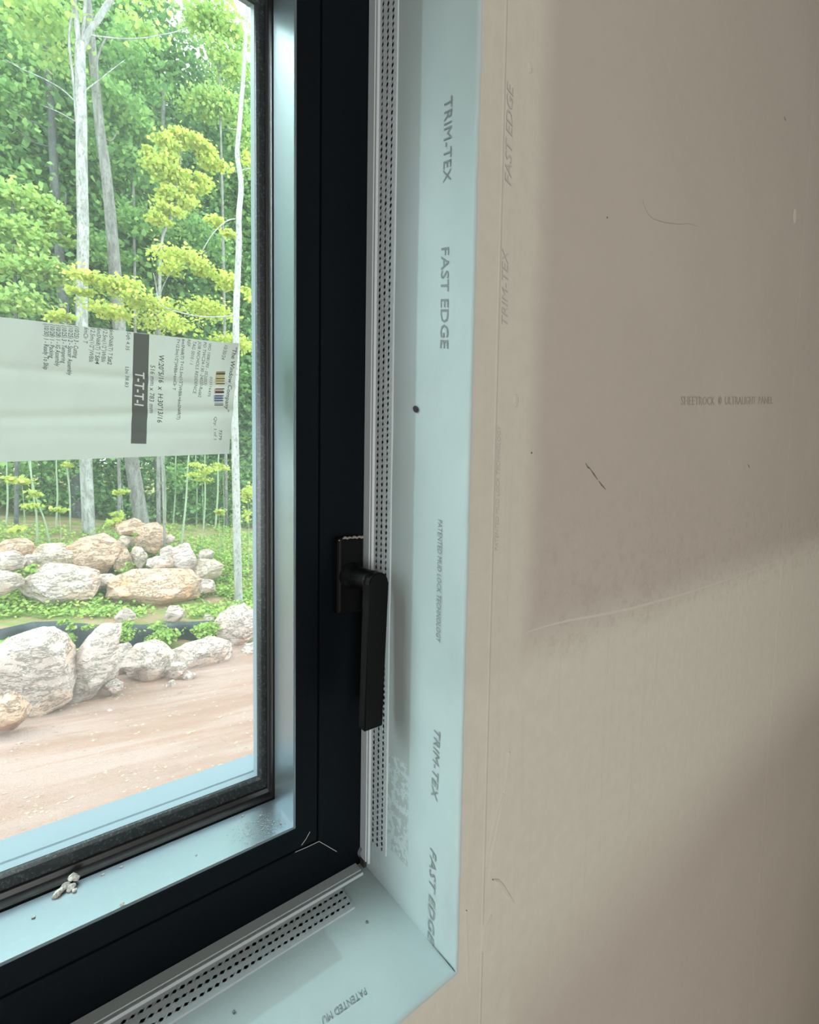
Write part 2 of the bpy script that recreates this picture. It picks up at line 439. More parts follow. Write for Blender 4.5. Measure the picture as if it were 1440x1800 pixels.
ink('printed_text', [
    ('FAST EDGE', Wp(899, 327), Wp(903, 150), .0085, (-1, 0, 0), True, True),
    ('TRIM-TEX', Wp(893, 573), Wp(894, 440), .0085, (-1, 0, 0), True, True),
    ('PATENTED MUD LOCK TECHNOLOGY', Wp(876, 968), Wp(881, 748), .0048, (-1, 0, 0), True, False)], M_inkf, wallf)
ink('printed_text', [
    ('SHEETROCK', Wp(1198, 712), Wp(1257, 711.4), .0125, (0, 0, 1), False, True),
    ('®', Wp(1263, 711), Wp(1269, 711), .0125, (0, 0, 1), False, True),
    ('ULTRALIGHT', Wp(1275, 711), Wp(1329, 710), .0130, (0, 0, 1), False, True),
    ('PANEL', Wp(1334, 710), Wp(1359, 709.5), .0135, (0, 0, 1), False, True)], M_inkw, wallf)
# marks on the wall: pencil scratch, specks, torn paper ridges, screw dimples
def strokes(name, pts, w, mat, parent, raise_=.0006):
    vs, fs = [], []
    for pl in pts:
        P = [Wp(*p) for p in pl]; b = len(vs)
        for i, p in enumerate(P):
            d = (P[min(i+1, len(P)-1)]-P[max(i-1, 0)]); d.y = 0; d.normalize(); nn_ = Vector((-d.z, 0, d.x))
            k = 1-abs(2*i/(len(P)-1)-1)**2*.7
            vs += [p+nn_*w*k+Vector((0, .0004, 0)), p+Vector((0, -raise_, 0)), p-nn_*w*k+Vector((0, .0004, 0))]
        for i in range(len(P)-1):
            for q in (0, 1): fs.append((b+3*i+q, b+3*i+3+q, b+3*i+4+q, b+3*i+1+q))
    return mesh_obj(name, vs, fs, mat, parent, smooth=True)
M_pencil = plain('dark_scratch', (.16, .14, .11), .9)
M_mudr = plain('joint_compound', (.56, .54, .475), .85)
strokes('scratch_mark', [[(1030, 814), (1034, 821), (1037, 824)], [(1036, 821), (1045, 834), (1051, 843)], [(1053, 845), (1058, 852), (1065, 860)]], .0012, M_pencil, wallf, .0003)
strokes('dark_speck', [[(1379, 205), (1380.5, 209), (1381.5, 212)], [(1315, 816), (1317, 819), (1318, 822)], [(934, 795), (935, 796), (936, 797)], [(1067, 381), (1068, 382), (1069, 383)]], .0014, M_pencil, wallf, .0003)
strokes('compound_ridge', [
    [(896, 1322), (892, 1352), (888, 1385), (881, 1425), (872, 1470), (864, 1510), (862, 1545)],
    [(884, 1395), (874, 1430), (866, 1462), (858, 1500), (855, 1525)],
    [(866, 1546), (876, 1548), (886, 1560), (896, 1576), (905, 1588)],
    [(864, 1608), (858, 1620), (852, 1628), (849, 1650), (847, 1672)],
    [(820, 1600), (821, 1640), (822, 1690), (823, 1735)]], .0022, M_mudr, wallf, .0016)
strokes('seam_tape_edge', [[(925, 1112), (960, 1101), (1000, 1091), (1050, 1082), (1110, 1070), (1160, 1056), (1200, 1045), (1260, 1026), (1330, 1000), (1400, 975), (1450, 958)]], .0018, M_mudr, wallf, .00010)
strokes('pencil_mark', [[(1130, 352), (1134, 365), (1140, 376), (1150, 385), (1170, 391), (1195, 394), (1212, 393), (1228, 398)]], .0007, M_inkw, wallf, .0002)
def dimples(name, pts, r, mat, parent):
    bm = bmesh.new()
    for (u, v) in pts:
        p = Wp(u, v); s0 = len(bm.verts)
        g = bmesh.ops.create_uvsphere(bm, u_segments=14, v_segments=8, radius=1)
        for w in g['verts']: w.co = Vector((p.x+w.co.x*r, WY+w.co.y*.0008, p.z+w.co.z*r*1.4))
    return from_bm(name, bm, mat, parent, True)
dimples('screw_dimple', [(907, 704)], .0045, M_mudr, wallf)
dimples('screw_dimple', [(932, 118)], .0038, M_mudr, wallf)
dimples('screw_dimple', [(1398, 380)], .010, M_mudr, wallf)
# a vertical board joint far along the wall
box('board_joint', .945, .985, WY-.0003, WY+.002, FZ+.01, CZ-.01, M_wall, wallf, .0004)

# ------------------------------------------------------------------ window
win = tag(empty('window_1', (0, 0, 0)), kind='structure')
FR = (OX0+.001, OX1-.001, OZ0+.001, OZ1-.001)
SE = (-.6985, -.0615, .0575, 1.0225)          # seam between frame and sash
SO = (-.6690, -.0915, .0868, .9935)           # glazing bead's room edge
SR = (-.6700, -.0904, .0880, .9930)           # same reveal at the glass
dl = [at(450, 1360, 1, .073), at(444, 60, 1, .073), at(225, 1448, 1, .073)]
DX = (dl[0].x+dl[1].x)/2; DZ = (dl[0].z+dl[2].z)/2
DL = (-.7605-DX, DX, DZ, at(444, 6, 1, .073).z)                # daylight opening at the spacer
loft('outer_frame', [(*FR, 0), (*rr(SE, -.0004, -.0004, 0)[:4], 0), (*rr(SE, .0004, .0004, 0)[:4], .0016), (*rr(SE, .0004, .0004, 0)[:4], .060), (*rr(SE, .02, .02, 0)[:4], .062), (*rr(SE, .02, .02, 0)[:4], .085), (*FR, .085)], M_black, win)
loft('sash', [(*rr(SE, .0014, .0014, 0)[:4], .0009), (*rr(SE, .0022, .0022, 0)[:4], 0), (*rr(SO, -.0022, -.0022, 0)[:4], 0), (*rr(SO, -.0022, -.0022, 0)[:4], .058), (*rr(SE, .0014, .0014, 0)[:4], .058)], M_black, win)
loft('glazing_bead', [(*rr(SO, -.0022, -.0022, 0)[:4], -.0002), (*rr(SO, -.0008, -.0008, 0)[:4], -.0004), (*SO, .0006), (*SR, .0545), (*rr(SR, -.003, -.003, 0)[:4], .0550), (*rr(SO, -.0020, -.0020, 0)[:4], .055)], M_bead, win)
g0 = rr(SR, .0006, .0006, 0)[:4]
loft('glazing_gasket', [(*rr(SR, -.002, -.002, 0)[:4], .0575), (*rr(g0, .0005, .0005, 0)[:4], .0570), (*rr(g0, .0012, .0014, 0)[:4], .0590), (*rr(g0, .0016, .0030, 0)[:4], .0660), (*rr(g0, .0035, .0075, 0)[:4], .0672), (*rr(g0, .0035, .0080, 0)[:4], .0690), (*rr(SR, -.002, -.002, 0)[:4], .0690)], M_rubber, win)
gx = rr(SR, -.002, -.002, 0)[:4]
box('inner_pane', gx[0], gx[1], .0692, .0694, gx[2], gx[3], M_glass, win)
box('outer_pane', gx[0], gx[1], .0890, .0892, gx[2], gx[3], M_glass, win)
def fit(u, v0, y, top):      # ring whose right and lower inner edges stand where the photograph shows them, at depth y
    x1 = at(u, 700, 1, y).x; return (-.7605-x1, x1, at(0, v0, 1, y).z, at(444, top, 1, y).z)
S1, S2 = fit(449.5, 1533, .0880, 7), fit(450, 1534, .0730, 6)
loft('spacer', [(*gx, .0700), (*rr(S2, -.004, -.004, 0)[:4], .0700), (*rr(S2, -.0008, -.0008, 0)[:4], .0712), (*S2, .0730), (*rr(S2, -.004, -.005, 0)[:4], .0750), (*rr(S1, -.004, -.005, 0)[:4], .0860), (*S1, .0880), (*gx, .0884)], M_spacer, win)
E1, E2 = fit(449.5, 1533, .0905, 7), fit(443, 1521, .1035, 12)
loft('exterior_frame', [(*E1, .0900), (*E2, .1035), (*rr(E2, -.004, -.004, 0)[:4], .1050), (*rr(E2, -.004, -.006, 0)[:4], .1130), (*rr(E1, -.03, -.03, 0)[:4], .1130), (*rr(E1, -.03, -.03, 0)[:4], .0900)], M_flash, win)
bm = bmesh.new()
prof = [(.1062, .0970), (.1080, .0985), (.1460, .0975), (.1480, .0955), (.1480, .070), (.1062, .070)]
L = [bm.verts.new((OX0-.05, y, z)) for y, z in prof]; Rr = [bm.verts.new((.05, y, z)) for y, z in prof]
for i in range(len(prof)):
    j = (i+1) % len(prof); bm.faces.new((L[i], Rr[i], Rr[j], L[j]))
bm.faces.new(L); bm.faces.new(Rr[::-1])
from_bm('exterior_sill', bm, M_flash, win)
# pale scratches where the sash seam turns the corner
M_scr = plain('pale_scratch', (.50, .48, .44), .8)
def fstroke(pl, w):
    P = [at(u, v, 1, -.0003) for u, v in pl]; vs, fs = [], []
    for i, p in enumerate(P):
        d = (P[min(i+1, len(P)-1)]-P[max(i-1, 0)]).normalized(); nn_ = Vector((-d.z, 0, d.x))
        vs += [p+nn_*w, p-nn_*w]
    for i in range(len(P)-1): fs.append((2*i, 2*i+2, 2*i+3, 2*i+1))
    return mesh_obj('scratch_mark', vs, fs, M_scr, win)
fstroke([(519, 1498), (540, 1489), (561, 1479)], .00028); fstroke([(561, 1479), (575, 1487), (592, 1497)], .00025)
fstroke([(530, 1486), (538, 1475), (545, 1462)], .00035)

# handle: rosette, neck and lever
hd = empty('handle', (0, 0, 0)); hd.parent = win
box('rosette', -.0460, -.0115, -.0115, .0, .3155, .4025, M_handle, hd, .0045)
bm = bmesh.new(); K = 28; rings = []
for (y, rx, rz, cx, cz) in [(-.010, .0150, .0150, -.0285, .3590), (-.0125, .0150, .0150, -.0285, .3590), (-.0135, .0122, .0125, -.0285, .3590), (-.030, .0118, .0122, -.0278, .3588), (-.048, .0118, .0120, -.0262, .3586), (-.0545, .0117, .0120, -.0258, .3586)]:
    rings.append([bm.verts.new((cx+rx*math.cos(2*PI*k/K), y, cz+rz*math.sin(2*PI*k/K))) for k in range(K)])
for a, b in zip(rings, rings[1:]):
    for k in range(K): bm.faces.new((a[k], a[(k+1) % K], b[(k+1) % K], b[k]))
bm.faces.new(rings[0]); bm.faces.new(rings[-1][::-1])
from_bm('neck', bm, M_handle, hd, True)
bm = bmesh.new()
out = []
top, bot = Vector((-.0256, 0, .3586)), Vector((-.0300, 0, .2050)); hw = .0118
for k in range(17):
    a = PI*k/16; out.append((top.x+hw*math.cos(a), top.z+hw*math.sin(a)))
out += [(bot.x-hw*.98, bot.z+.0008), (bot.x-hw*.98+.0008, bot.z), (bot.x+hw*.98-.0008, bot.z), (bot.x+hw*.98, bot.z+.0008)]
f0 = [bm.verts.new((x, -.0625, z)) for x, z in out]; f1 = [bm.verts.new((x, -.0500, z)) for x, z in out]
n_ = len(out)
A = bm.faces.new(f0); B = bm.faces.new(f1[::-1])
for k in range(n_): bm.faces.new((f0[k], f1[k], f1[(k+1) % n_], f0[(k+1) % n_]))
bmesh.ops.bevel(bm, geom=list(A.edges)+list(B.edges), offset=.0012, segments=2, affect='EDGES')
from_bm('lever', bm, M_handle, hd)
bm = bmesh.new(); rng = random.Random(4)
for i in range(26):
    x = -.043+.031*i/25; z = .4022+.0006*math.sin(i*1.3)-(.002 if i < 4 else 0)
    g = bmesh.ops.create_icosphere(bm, subdivisions=1, radius=1)
    s = rng.uniform(.0012, .0021)
    for w in g['verts']: w.co = Vector((x+w.co.x*s*1.1, -.0095+w.co.y*s*1.2, z-.001+w.co.z*s*.9))
tag(from_bm('plaster_smear', bm, plain('dried_plaster_on_black', (.26, .23, .21), .9), hd, True), 'dried grey plaster smear')

# ------------------------------------------------------------------ shipping label on the glass
GY = .0672
G = lambda u, v, y=GY: at(u, v, 1, y)
tl, tr_, br, bl = G(-70, 549), G(418, 605), G(403, 797.5), G(-70, 815)
M_paper = two_sided('label_paper', lambda t: t.mix(t.math('MULTIPLY', t.step(t.noise(16, 5, .6), .45, .75), .5), (.53, .575, .53), (.43, .455, .425)), .45, .7)
lab = tag(empty('shipping_label', tuple((bl+br)/2)), 'pale green-grey paper shipping label with printed orders and barcode stuck on the window glass', 'label')
inv = lab.location.copy()
NU, NV = 90, 44
def sag(a, b):
    h = 0
    for (c0, sl, w, amp) in ((.37, .06, .035, .0020), (.66, -.10, .04, .0024), (.80, .03, .03, .0008)):
        d = (b-(c0+sl*(a-.5)))/w; h += amp*math.exp(-d*d)*(.4+.6*min(1, a*1.6))
    h += .0009*noise.noise(Vector((a*4, b*3, 1)))
    h += .004*max(0, a-.93)/.07*max(0, 1-b*2.2)
    return h
vs, fs = [], []
def lp(a, b, dy=0):
    p = (tl*(1-a)+tr_*a)*(1-b)+(bl*(1-a)+br*a)*b
    e = .0008*noise.noise(Vector((b*3, a*2, 4)))
    return Vector((p.x+e*(a > .9), p.y-sag(a, b)-.0002-dy, p.z))-inv
for j in range(NV+1):
    for i in range(NU+1): vs.append(lp(i/NU, j/NV))
for j in range(NV):
    for i in range(NU):
        k = j*(NU+1)+i; fs.append((k, k+1, k+NU+2, k+NU+1))
mesh_obj('paper_sheet', vs, fs, M_paper, lab, True)
# print follows the sheet: map a point of the glass plane to (a, b) on the sheet and lift it just off
def lay(obj, dy):
    me = obj.data; du_ = (tr_-tl); dv_ = ((bl+br)/2-(tl+tr_)/2)
    for v in me.vertices:
        p = v.co; a = (p.x-tl.x)/(tr_.x-tl.x); b = .5
        for _ in range(6):
            T = tl*(1-a)+tr_*a; Bm = bl*(1-a)+br*a
            b = (p.z-T.z)/(Bm.z-T.z); l_ = tl*(1-b)+bl*b; r_ = tr_*(1-b)+br*b; a = (p.x-l_.x)/(r_.x-l_.x)
        v.co = Vector((p.x, GY-sag(a, b)-.0002-dy, p.z))-inv
A4 = lambda x, y: G(220+x/6.545, 570+y/6.545)
A5 = lambda x, y: G(x/5.538, 560+y/5.538)
R_ = Vector((1, 0, 0)); k4 = .115/ (190*6.545)*1.12; k5 = .115/(190*5.538)*1.12
def it(fn, s, x0, y0, x1, y1, h, bold=False):
    return (s, fn(x0, y0), fn(x1, y1), h, R_, False, bold)
txt = [
 it(A4, '"The Window Company"', 1232, 262, 1140, 1000, .0042, True), it(A4, '10/30/24', 1143, 240, 1105, 400, .0034),
 it(A4, '013116475', 975, 603, 948, 830, .0026), it(A4, 'Qty: 1 of 1', 1022, 1065, 1018, 1325, .0030), it(A4, '7379', 1078, 1215, 1076, 1330, .0030, True),
 it(A4, 'WO 10081293 - 052(053)', 962, 215, 896, 700, .0030), it(A4, 'PO TWC24-130 -24020-Rel#2', 903, 203, 838, 840, .0030),
 it(A4, 'JOB NICHOLS RESIDENCE', 843, 195, 778, 795, .0030), it(A4, 'TAG S010 / 1', 783, 190, 742, 455, .0030), it(A4, 'REF', 718, 172, 710, 250, .0030),
 it(A4, '6mSN68(T) T+12.5m(1/2")WBlk+6mSN68(T)', 655, 168, 594, 1095, .0028, True), it(A4, 'T+12.5m(1/2")WBlk+6mClr T', 597, 163, 543, 755, .0028, True),
 it(A4, 'W:20"5/16  x  H:30"13/16', 390, 348, 368, 1130, .0046, True), it(A4, '516 mm x 783 mm', 292, 468, 274, 1020, .0042),
 it(A5, 'Sqft 4.35', 1238, 130, 1222, 305, .0030), it(A5, 'Lbs 38.83', 1222, 468, 1214, 665, .0030),
 it(A5, '6mSN68(T) T', 1068, 108, 1053, 355, .0034), it(A5, 'S#2', 1052, 365, 1046, 445, .0034, True), it(A5, '12.5m(1/2")WBlk', 1006, 105, 984, 425, .0034),
 it(A5, '6mSN68(T) T', 945, 94, 930, 345, .0034), it(A5, 'S#4', 929, 355, 924, 440, .0034, True), it(A5, '12.5m(1/2")WBlk', 885, 93, 864, 425, .0034), it(A5, '6mClr T', 822, 84, 808, 235, .0034),
 it(A5, '(10/25) 3 - Cutting', 728, 74, 713, 382, .0034, True), it(A5, '(10/25) 2 - Spacer Assembly', 668, 70, 655, 552, .0034, True),
 it(A5, '(10/25) 3 - Tempering', 605, 66, 598, 432, .0034, True), it(A5, '(10/28) 1 - IG Assembly', 547, 62, 537, 462, .0034, True),
 it(A5, '(10/28) 1 - Packing', 488, 55, 480, 382, .0034, True), it(A5, '(10/30) 1 - Ready To Ship', 430, 50, 424, 496, .0034, True)]
M_pi = plain('black_print', (.035, .045, .05), .7); M_band = two_sided('grey_print_band', (.20, .22, .21), .45, .7); M_white = two_sided('white_print', (.88, .92, .90), .05, .7)
o = ink('printed_text', txt, M_pi, lab); lay(o, .00015)
def patch(name, quads, mat, dy, n=(4, 60)):
    vs, fs = [], []
    for q in quads:
        b0 = len(vs)
        for j in range(n[1]+1):
            for i in range(n[0]+1):
                a, b = i/n[0], j/n[1]; vs.append((q[0]*(1-a)+q[1]*a)*(1-b)+(q[3]*(1-a)+q[2]*a)*b)
        for j in range(n[1]):
            for i in range(n[0]):
                k = b0+j*(n[0]+1)+i; fs.append((k, k+1, k+n[0]+2, k+n[0]+1))
    o = mesh_obj(name, vs, fs, mat, lab); lay(o, dy); return o
patch('printed_band', [(A4(97, 97), A4(278, 118), A4(244, 1376), A4(66, 1372))], M_band, .00012)
o = ink('printed_text', [it(A4, 'T-T-T-I', 116, 540, 106, 930, .0078, True)], M_white, lab); lay(o, .0003)
tag(o, 'white letters on the grey band')
M_bar = plain('barcode_dark', (.05, .055, .05), .7); bars = []
for (y0, y1) in [(548, 556), (563, 580), (622, 632), (650, 656), (683, 692), (742, 750), (772, 792), (818, 828), (846, 856), (876, 886), (906, 914), (924, 936)]:
    f = lambda x, y: A4(x-(y-510)*.06, y)
    bars.append((f(1050, y0), f(1152, y0), f(1152, y1), f(1050, y1)))
patch('barcode', bars, M_bar, .00016, (4, 1))
tints = [((1052, 508, 545), (.50, .60, .62)), ((1052, 545, 622), (.66, .66, .36)), ((1046, 622, 700), (.68, .68, .40)), ((1040, 740, 800), (.62, .52, .50)), ((1036, 816, 890), (.36, .50, .72)), ((1034, 900, 940), (.55, .56, .46))]
for (x, y0, y1), colr in tints[1:5]:
    f = lambda xx, y: A4(xx-(y-510)*.02, y)
    patch('barcode_tint', [(f(x-12, y0), f(x+92, y0), f(x+92, y1), f(x-12, y1))], plain('barcode_tint', tuple(c*.9 for c in colr), .7), .00010, (4, 4))

# ------------------------------------------------------------------ plaster crumbs on the glazing bead
def lump(bm, c_, s, rng, sub=2):
    g = bmesh.ops.create_icosphere(bm, subdivisions=sub, radius=1); o_ = Vector((rng.random()*9, rng.random()*9, 0))
    for w in g['verts']:
        k = 1+.45*noise.noise(w.co*1.6+o_); w.co = Vector(c_)+Vector((w.co.x*s[0]*k, w.co.y*s[1]*k, w.co.z*s[2]*k))
M_plas = NT('dried_plaster'); M_plas = M_plas.set(M_plas.mix(M_plas.step(M_plas.noise(260, 4), .42, .6), (.46, .45, .40), (.82, .83, .76)), .95)
bz = lambda u, v: at(u, v, 2, .0878)
p0, p1 = bz(97, 1575), bz(136, 1552)
cr = tag(empty('plaster_crumb', tuple(bz(117, 1566))), 'largest crumbly beige plaster clump lying on the lower glazing bead', 'plaster crumb')
rng = random.Random(2); bm = bmesh.new(); base = cr.location
for (u, v, s, h) in [(97, 1577, .0022, .001), (103, 1573, .0030, .002), (109, 1568, .0026, .0025), (115, 1563, .0028, .003), (119, 1560, .0024, .002), (126, 1562, .0030, .002), (128, 1552, .0034, .0055), (134, 1553, .0026, .005), (122, 1566, .002, .001), (131, 1567, .0018, .001)]:
    p = bz(u, v)-base; lump(bm, (p.x, p.y, p.z+h), (s*1.1, s, s*.95), rng)
from_bm('plaster_clump', bm, M_plas, cr)
for (u, v, s, lb) in [(427, 1435, .0013, 'small white plaster crumb near the bead corner, farther left of two'), (458, 1434, .0012, 'small pale plaster crumb nearest the right end of the lower bead'),
                      (213, 1525, .0013, 'small plaster crumb on the lower bead between the clump and the corner'), (181, 1538, .0013, 'small dark-sided plaster crumb just right of the big clump'),
                      (59, 1613, .0013, 'small plaster crumb left of the big clump'), (215, 1590, .0018, 'flat pale plaster flake near the room edge of the lower bead'),
                      (494, 1447, .0010, 'tiny crumb on the room edge corner of the lower bead'), (345, 1503, .0008, 'tiny crumb midway along the lower bead')]:
    p = bz(u, v); bm = bmesh.new(); lump(bm, (0, 0, s*.5), (s*1.3, s, s*.7), rng, 1)
    o = from_bm('plaster_crumb', bm, M_plas); o.location = p; tag(o, lb, 'plaster crumb', 'small plaster crumbs on the window bead')
M_dust = plain('dust_specks', (.50, .54, .55), .9); bm = bmesh.new()
for i in range(420):
    u = rng.gauss(462, 22); v = 1448+rng.gauss(0, 13)-(u-462)*.35
    p = bz(u, v)
    if p.y > .052 or p.y < .003 or p.x > -.095: continue
    s = rng.uniform(.00018, .0005)
    g = bmesh.ops.create_icosphere(bm, subdivisions=1, radius=s)
    for w in g['verts']: w.co = Vector((p.x+w.co.x*1.4, p.y+w.co.y, p.z+.0001+w.co.z*.5))
tag(from_bm('plaster_dust', bm, M_dust), 'fine grey plaster dust scattered at the corner of the lower bead', 'dust', kind='stuff')
for (u, v, lb) in [(411, 1779, 'small dark chip on the pale sill near its outer edge'), (645, 1621, 'small grey chip on the sill below the handle side corner')]:
    p = at(u, v, 2, .002); bm = bmesh.new(); lump(bm, (0, 0, .0005), (.0018, .0012, .0009), rng, 1)
    o = from_bm('debris_chip', bm, plain('grey_chip', (.16, .20, .19), .9)); o.location = p; tag(o, lb, 'debris chip')

# ------------------------------------------------------------------ ground outside
PR = [(-5, -2.0), (3.5, -2.10), (6.3, -2.38), (7.3, -2.48), (8.75, -2.42), (9.4, -2.22), (10.8, -2.20), (11.9, -1.85), (12.4, -1.58), (13.4, -1.35), (15.2, -1.15), (16.5, -1.0), (19.5, -.85), (30, -.5), (45, .4), (80, 3)]
def gz(x, y):
    for (a, za), (b, zb) in zip(PR, PR[1:]):
        if y <= b: z = za+(zb-za)*max(0, (y-a))/(b-a); break
    else: z = 3
    z -= .10*(max(-4, min(8, x))-.5)*min(1, max(.2, (y-1)/5))
    z += .08*noise.noise(Vector((x*.5, y*.5, 0)))*min(1, max(0, (y-7)/3))+.03*noise.noise(Vector((x*1.7, y*1.7, 3)))*min(1, max(.25, (y-6)/3))
    return z
def on_ground(u, v):
    d = FW + RT*(u-720)/F - UP*(v-900)/F; d = d/d[1]
    y = 2.0
    while y < 45:
        p = CAM+d*(y-CAM[1])
        if p[2] <= gz(p[0], y): break
        y += .02
    return Vector((p[0], y, gz(p[0], y)))
def terrain(name, x0, x1, y0, y1, st, mat, dz=0):
    xs = np.arange(x0, x1+st/2, st); ys = np.arange(y0, y1+st/2, st); vs = [(x, y, gz(x, y)+dz) for y in ys for x in xs]; n = len(xs)
    fs = [(j*n+i, j*n+i+1, (j+1)*n+i+1, (j+1)*n+i) for j in range(len(ys)-1) for i in range(n-1)]
    return mesh_obj(name, vs, fs, mat, smooth=True)
t = NT('dirt_driveway'); X, Y, Z = t.xyz()
a1 = t.noise(1.1, 5, .6, stretch=(.35, 1.6, 1)); a2 = t.noise(14, 6, .75); a3 = t.noise(2.5, 4, .6, stretch=(.25, 2.6, 1))
c = t.mix(t.step(a1, .36, .64), (0.605, 0.363, 0.283), (0.755, 0.509, 0.449))
c = t.mix(t.math('MULTIPLY', t.step(a3, .50, .66), .6), c, (0.644, 0.356, 0.263))
c = t.mix(t.math('MULTIPLY', t.step(a2, .60, .74), .35), c, (0.504, 0.292, 0.240))
c = t.mix(t.math('MULTIPLY', t.math('SUBTRACT', 1, t.step(Y, 2.6, 4.6)), .6), c, (0.745, 0.538, 0.508))
t.bump(t.math('ADD', t.math('MULTIPLY', a3, 1.5), t.math('ADD', a2, t.noise(45, 4, .7))), 1.0, .10)
M_dirt = t.set(c, .95, 0, .05)
t = NT('forest_floor')
b1 = t.noise(2.2, 5, .6); b2 = t.noise(22, 5, .75)
c = t.mix(t.step(b1, .38, .6), (0.404, 0.245, 0.170), (0.202, 0.245, 0.078)); c = t.mix(t.math('MULTIPLY', t.step(b2, .5, .7), .5), c, (0.343, 0.277, 0.138))
t.bump(b2, .8, .05); M_forest = t.set(c, .95, 0, .05)
tag(terrain('ground', -9, 14, .12, 8.4, .14, M_dirt), 'pinkish beige dirt driveway with wheel tracks', 'ground', kind='structure')
tag(terrain('ground_woodland', -24, 40, 8.4, 78, .45, M_forest), 'rising woodland floor behind the rocks', 'ground', kind='structure')

# ------------------------------------------------------------------ boulders
def boulder(u0, u1, v0, v1, ydep, mat, label, seed, tilt=0, ang=.5, name='boulder', group=None):
    """a rock as tall and wide as the photograph shows, standing at depth ydep (None: where its foot meets the ground)"""
    rng = random.Random(seed)
    if ydep is None: ydep = on_ground((u0+u1)/2, v1).y
    pc = at((u0+u1)/2, (v0+v1)/2, 1, ydep); dist = float(np.dot(np.array(pc)-CAM, FW))
    w = (u1-u0)*dist/F; h = (v1-v0)*dist/F; d = (w+h)*.42
    pc = at((u0+u1)/2, (v0+v1)/2, 1, ydep+d*.35)
    k = float(np.dot(np.array(pc)-CAM, FW))/dist; w *= k; h *= k
    bm = bmesh.new()
    N = 17 if ang > .6 else 24
    for i in range(N):
        z = 1-2*(i+.5)/N; r = math.sqrt(1-z*z); ph = i*2.399+rng.uniform(-.5, .5)
        q = Vector((r*math.cos(ph), r*math.sin(ph), z))
        q = q*rng.uniform(1-.42*ang, 1+.12*ang); bm.verts.new(q)
    bmesh.ops.convex_hull(bm, input=bm.verts[:])
    for v in [v for v in bm.verts if not v.link_faces]: bm.verts.remove(v)
    bmesh.ops.bevel(bm, geom=bm.edges[:], offset=.028, segments=1, affect='EDGES')
    bmesh.ops.triangulate(bm, faces=bm.faces[:])
    bmesh.ops.subdivide_edges(bm, edges=bm.edges[:], cuts=3, use_grid_fill=True)
    of = Vector((seed*3.1, seed*1.7, 0))
    for v in bm.verts:
        n3 = v.co.normalized()
        v.co += n3*(.07*noise.noise(v.co*1.9+of)+.06*abs(noise.noise(v.co*4+of))+.035*noise.noise(v.co*9+of))
    ct, st = math.cos(tilt), math.sin(tilt)
    for v in bm.verts:
        v.co = Vector((v.co.x*ct-v.co.z*st, v.co.y, v.co.x*st+v.co.z*ct)) if not tilt else v.co
    # fit to the wanted extents (tilted rocks: long axis leans)
    if tilt:
        for v in bm.verts:
            x, z = v.co.x*.46, v.co.z; v.co = Vector((x*ct-z*st, v.co.y*.8, x*st+z*ct))
    xs = [v.co.x for v in bm.verts]; zs = [v.co.z for v in bm.verts]; ys = [v.co.y for v in bm.verts]
    for v in bm.verts:
        v.co = Vector(((v.co.x-(max(xs)+min(xs))/2)/(max(xs)-min(xs))*w, (v.co.y-(max(ys)+min(ys))/2)/(max(ys)-min(ys))*d, (v.co.z-min(zs))/(max(zs)-min(zs))*h))
    o = from_bm(name, bm, M_rock[mat]); me = o.data
    me.polygons.foreach_set('use_smooth', [True]*len(me.polygons))
    try: me.set_sharp_from_angle(angle=math.radians(20))
    except Exception: pass
    o.location = (pc.x, pc.y, pc.z-h/2)
    return tag(o, label, 'rock', group)
GB, GF = 'boulders heaped on the bank at the wood edge', 'boulders lining the dirt driveway'
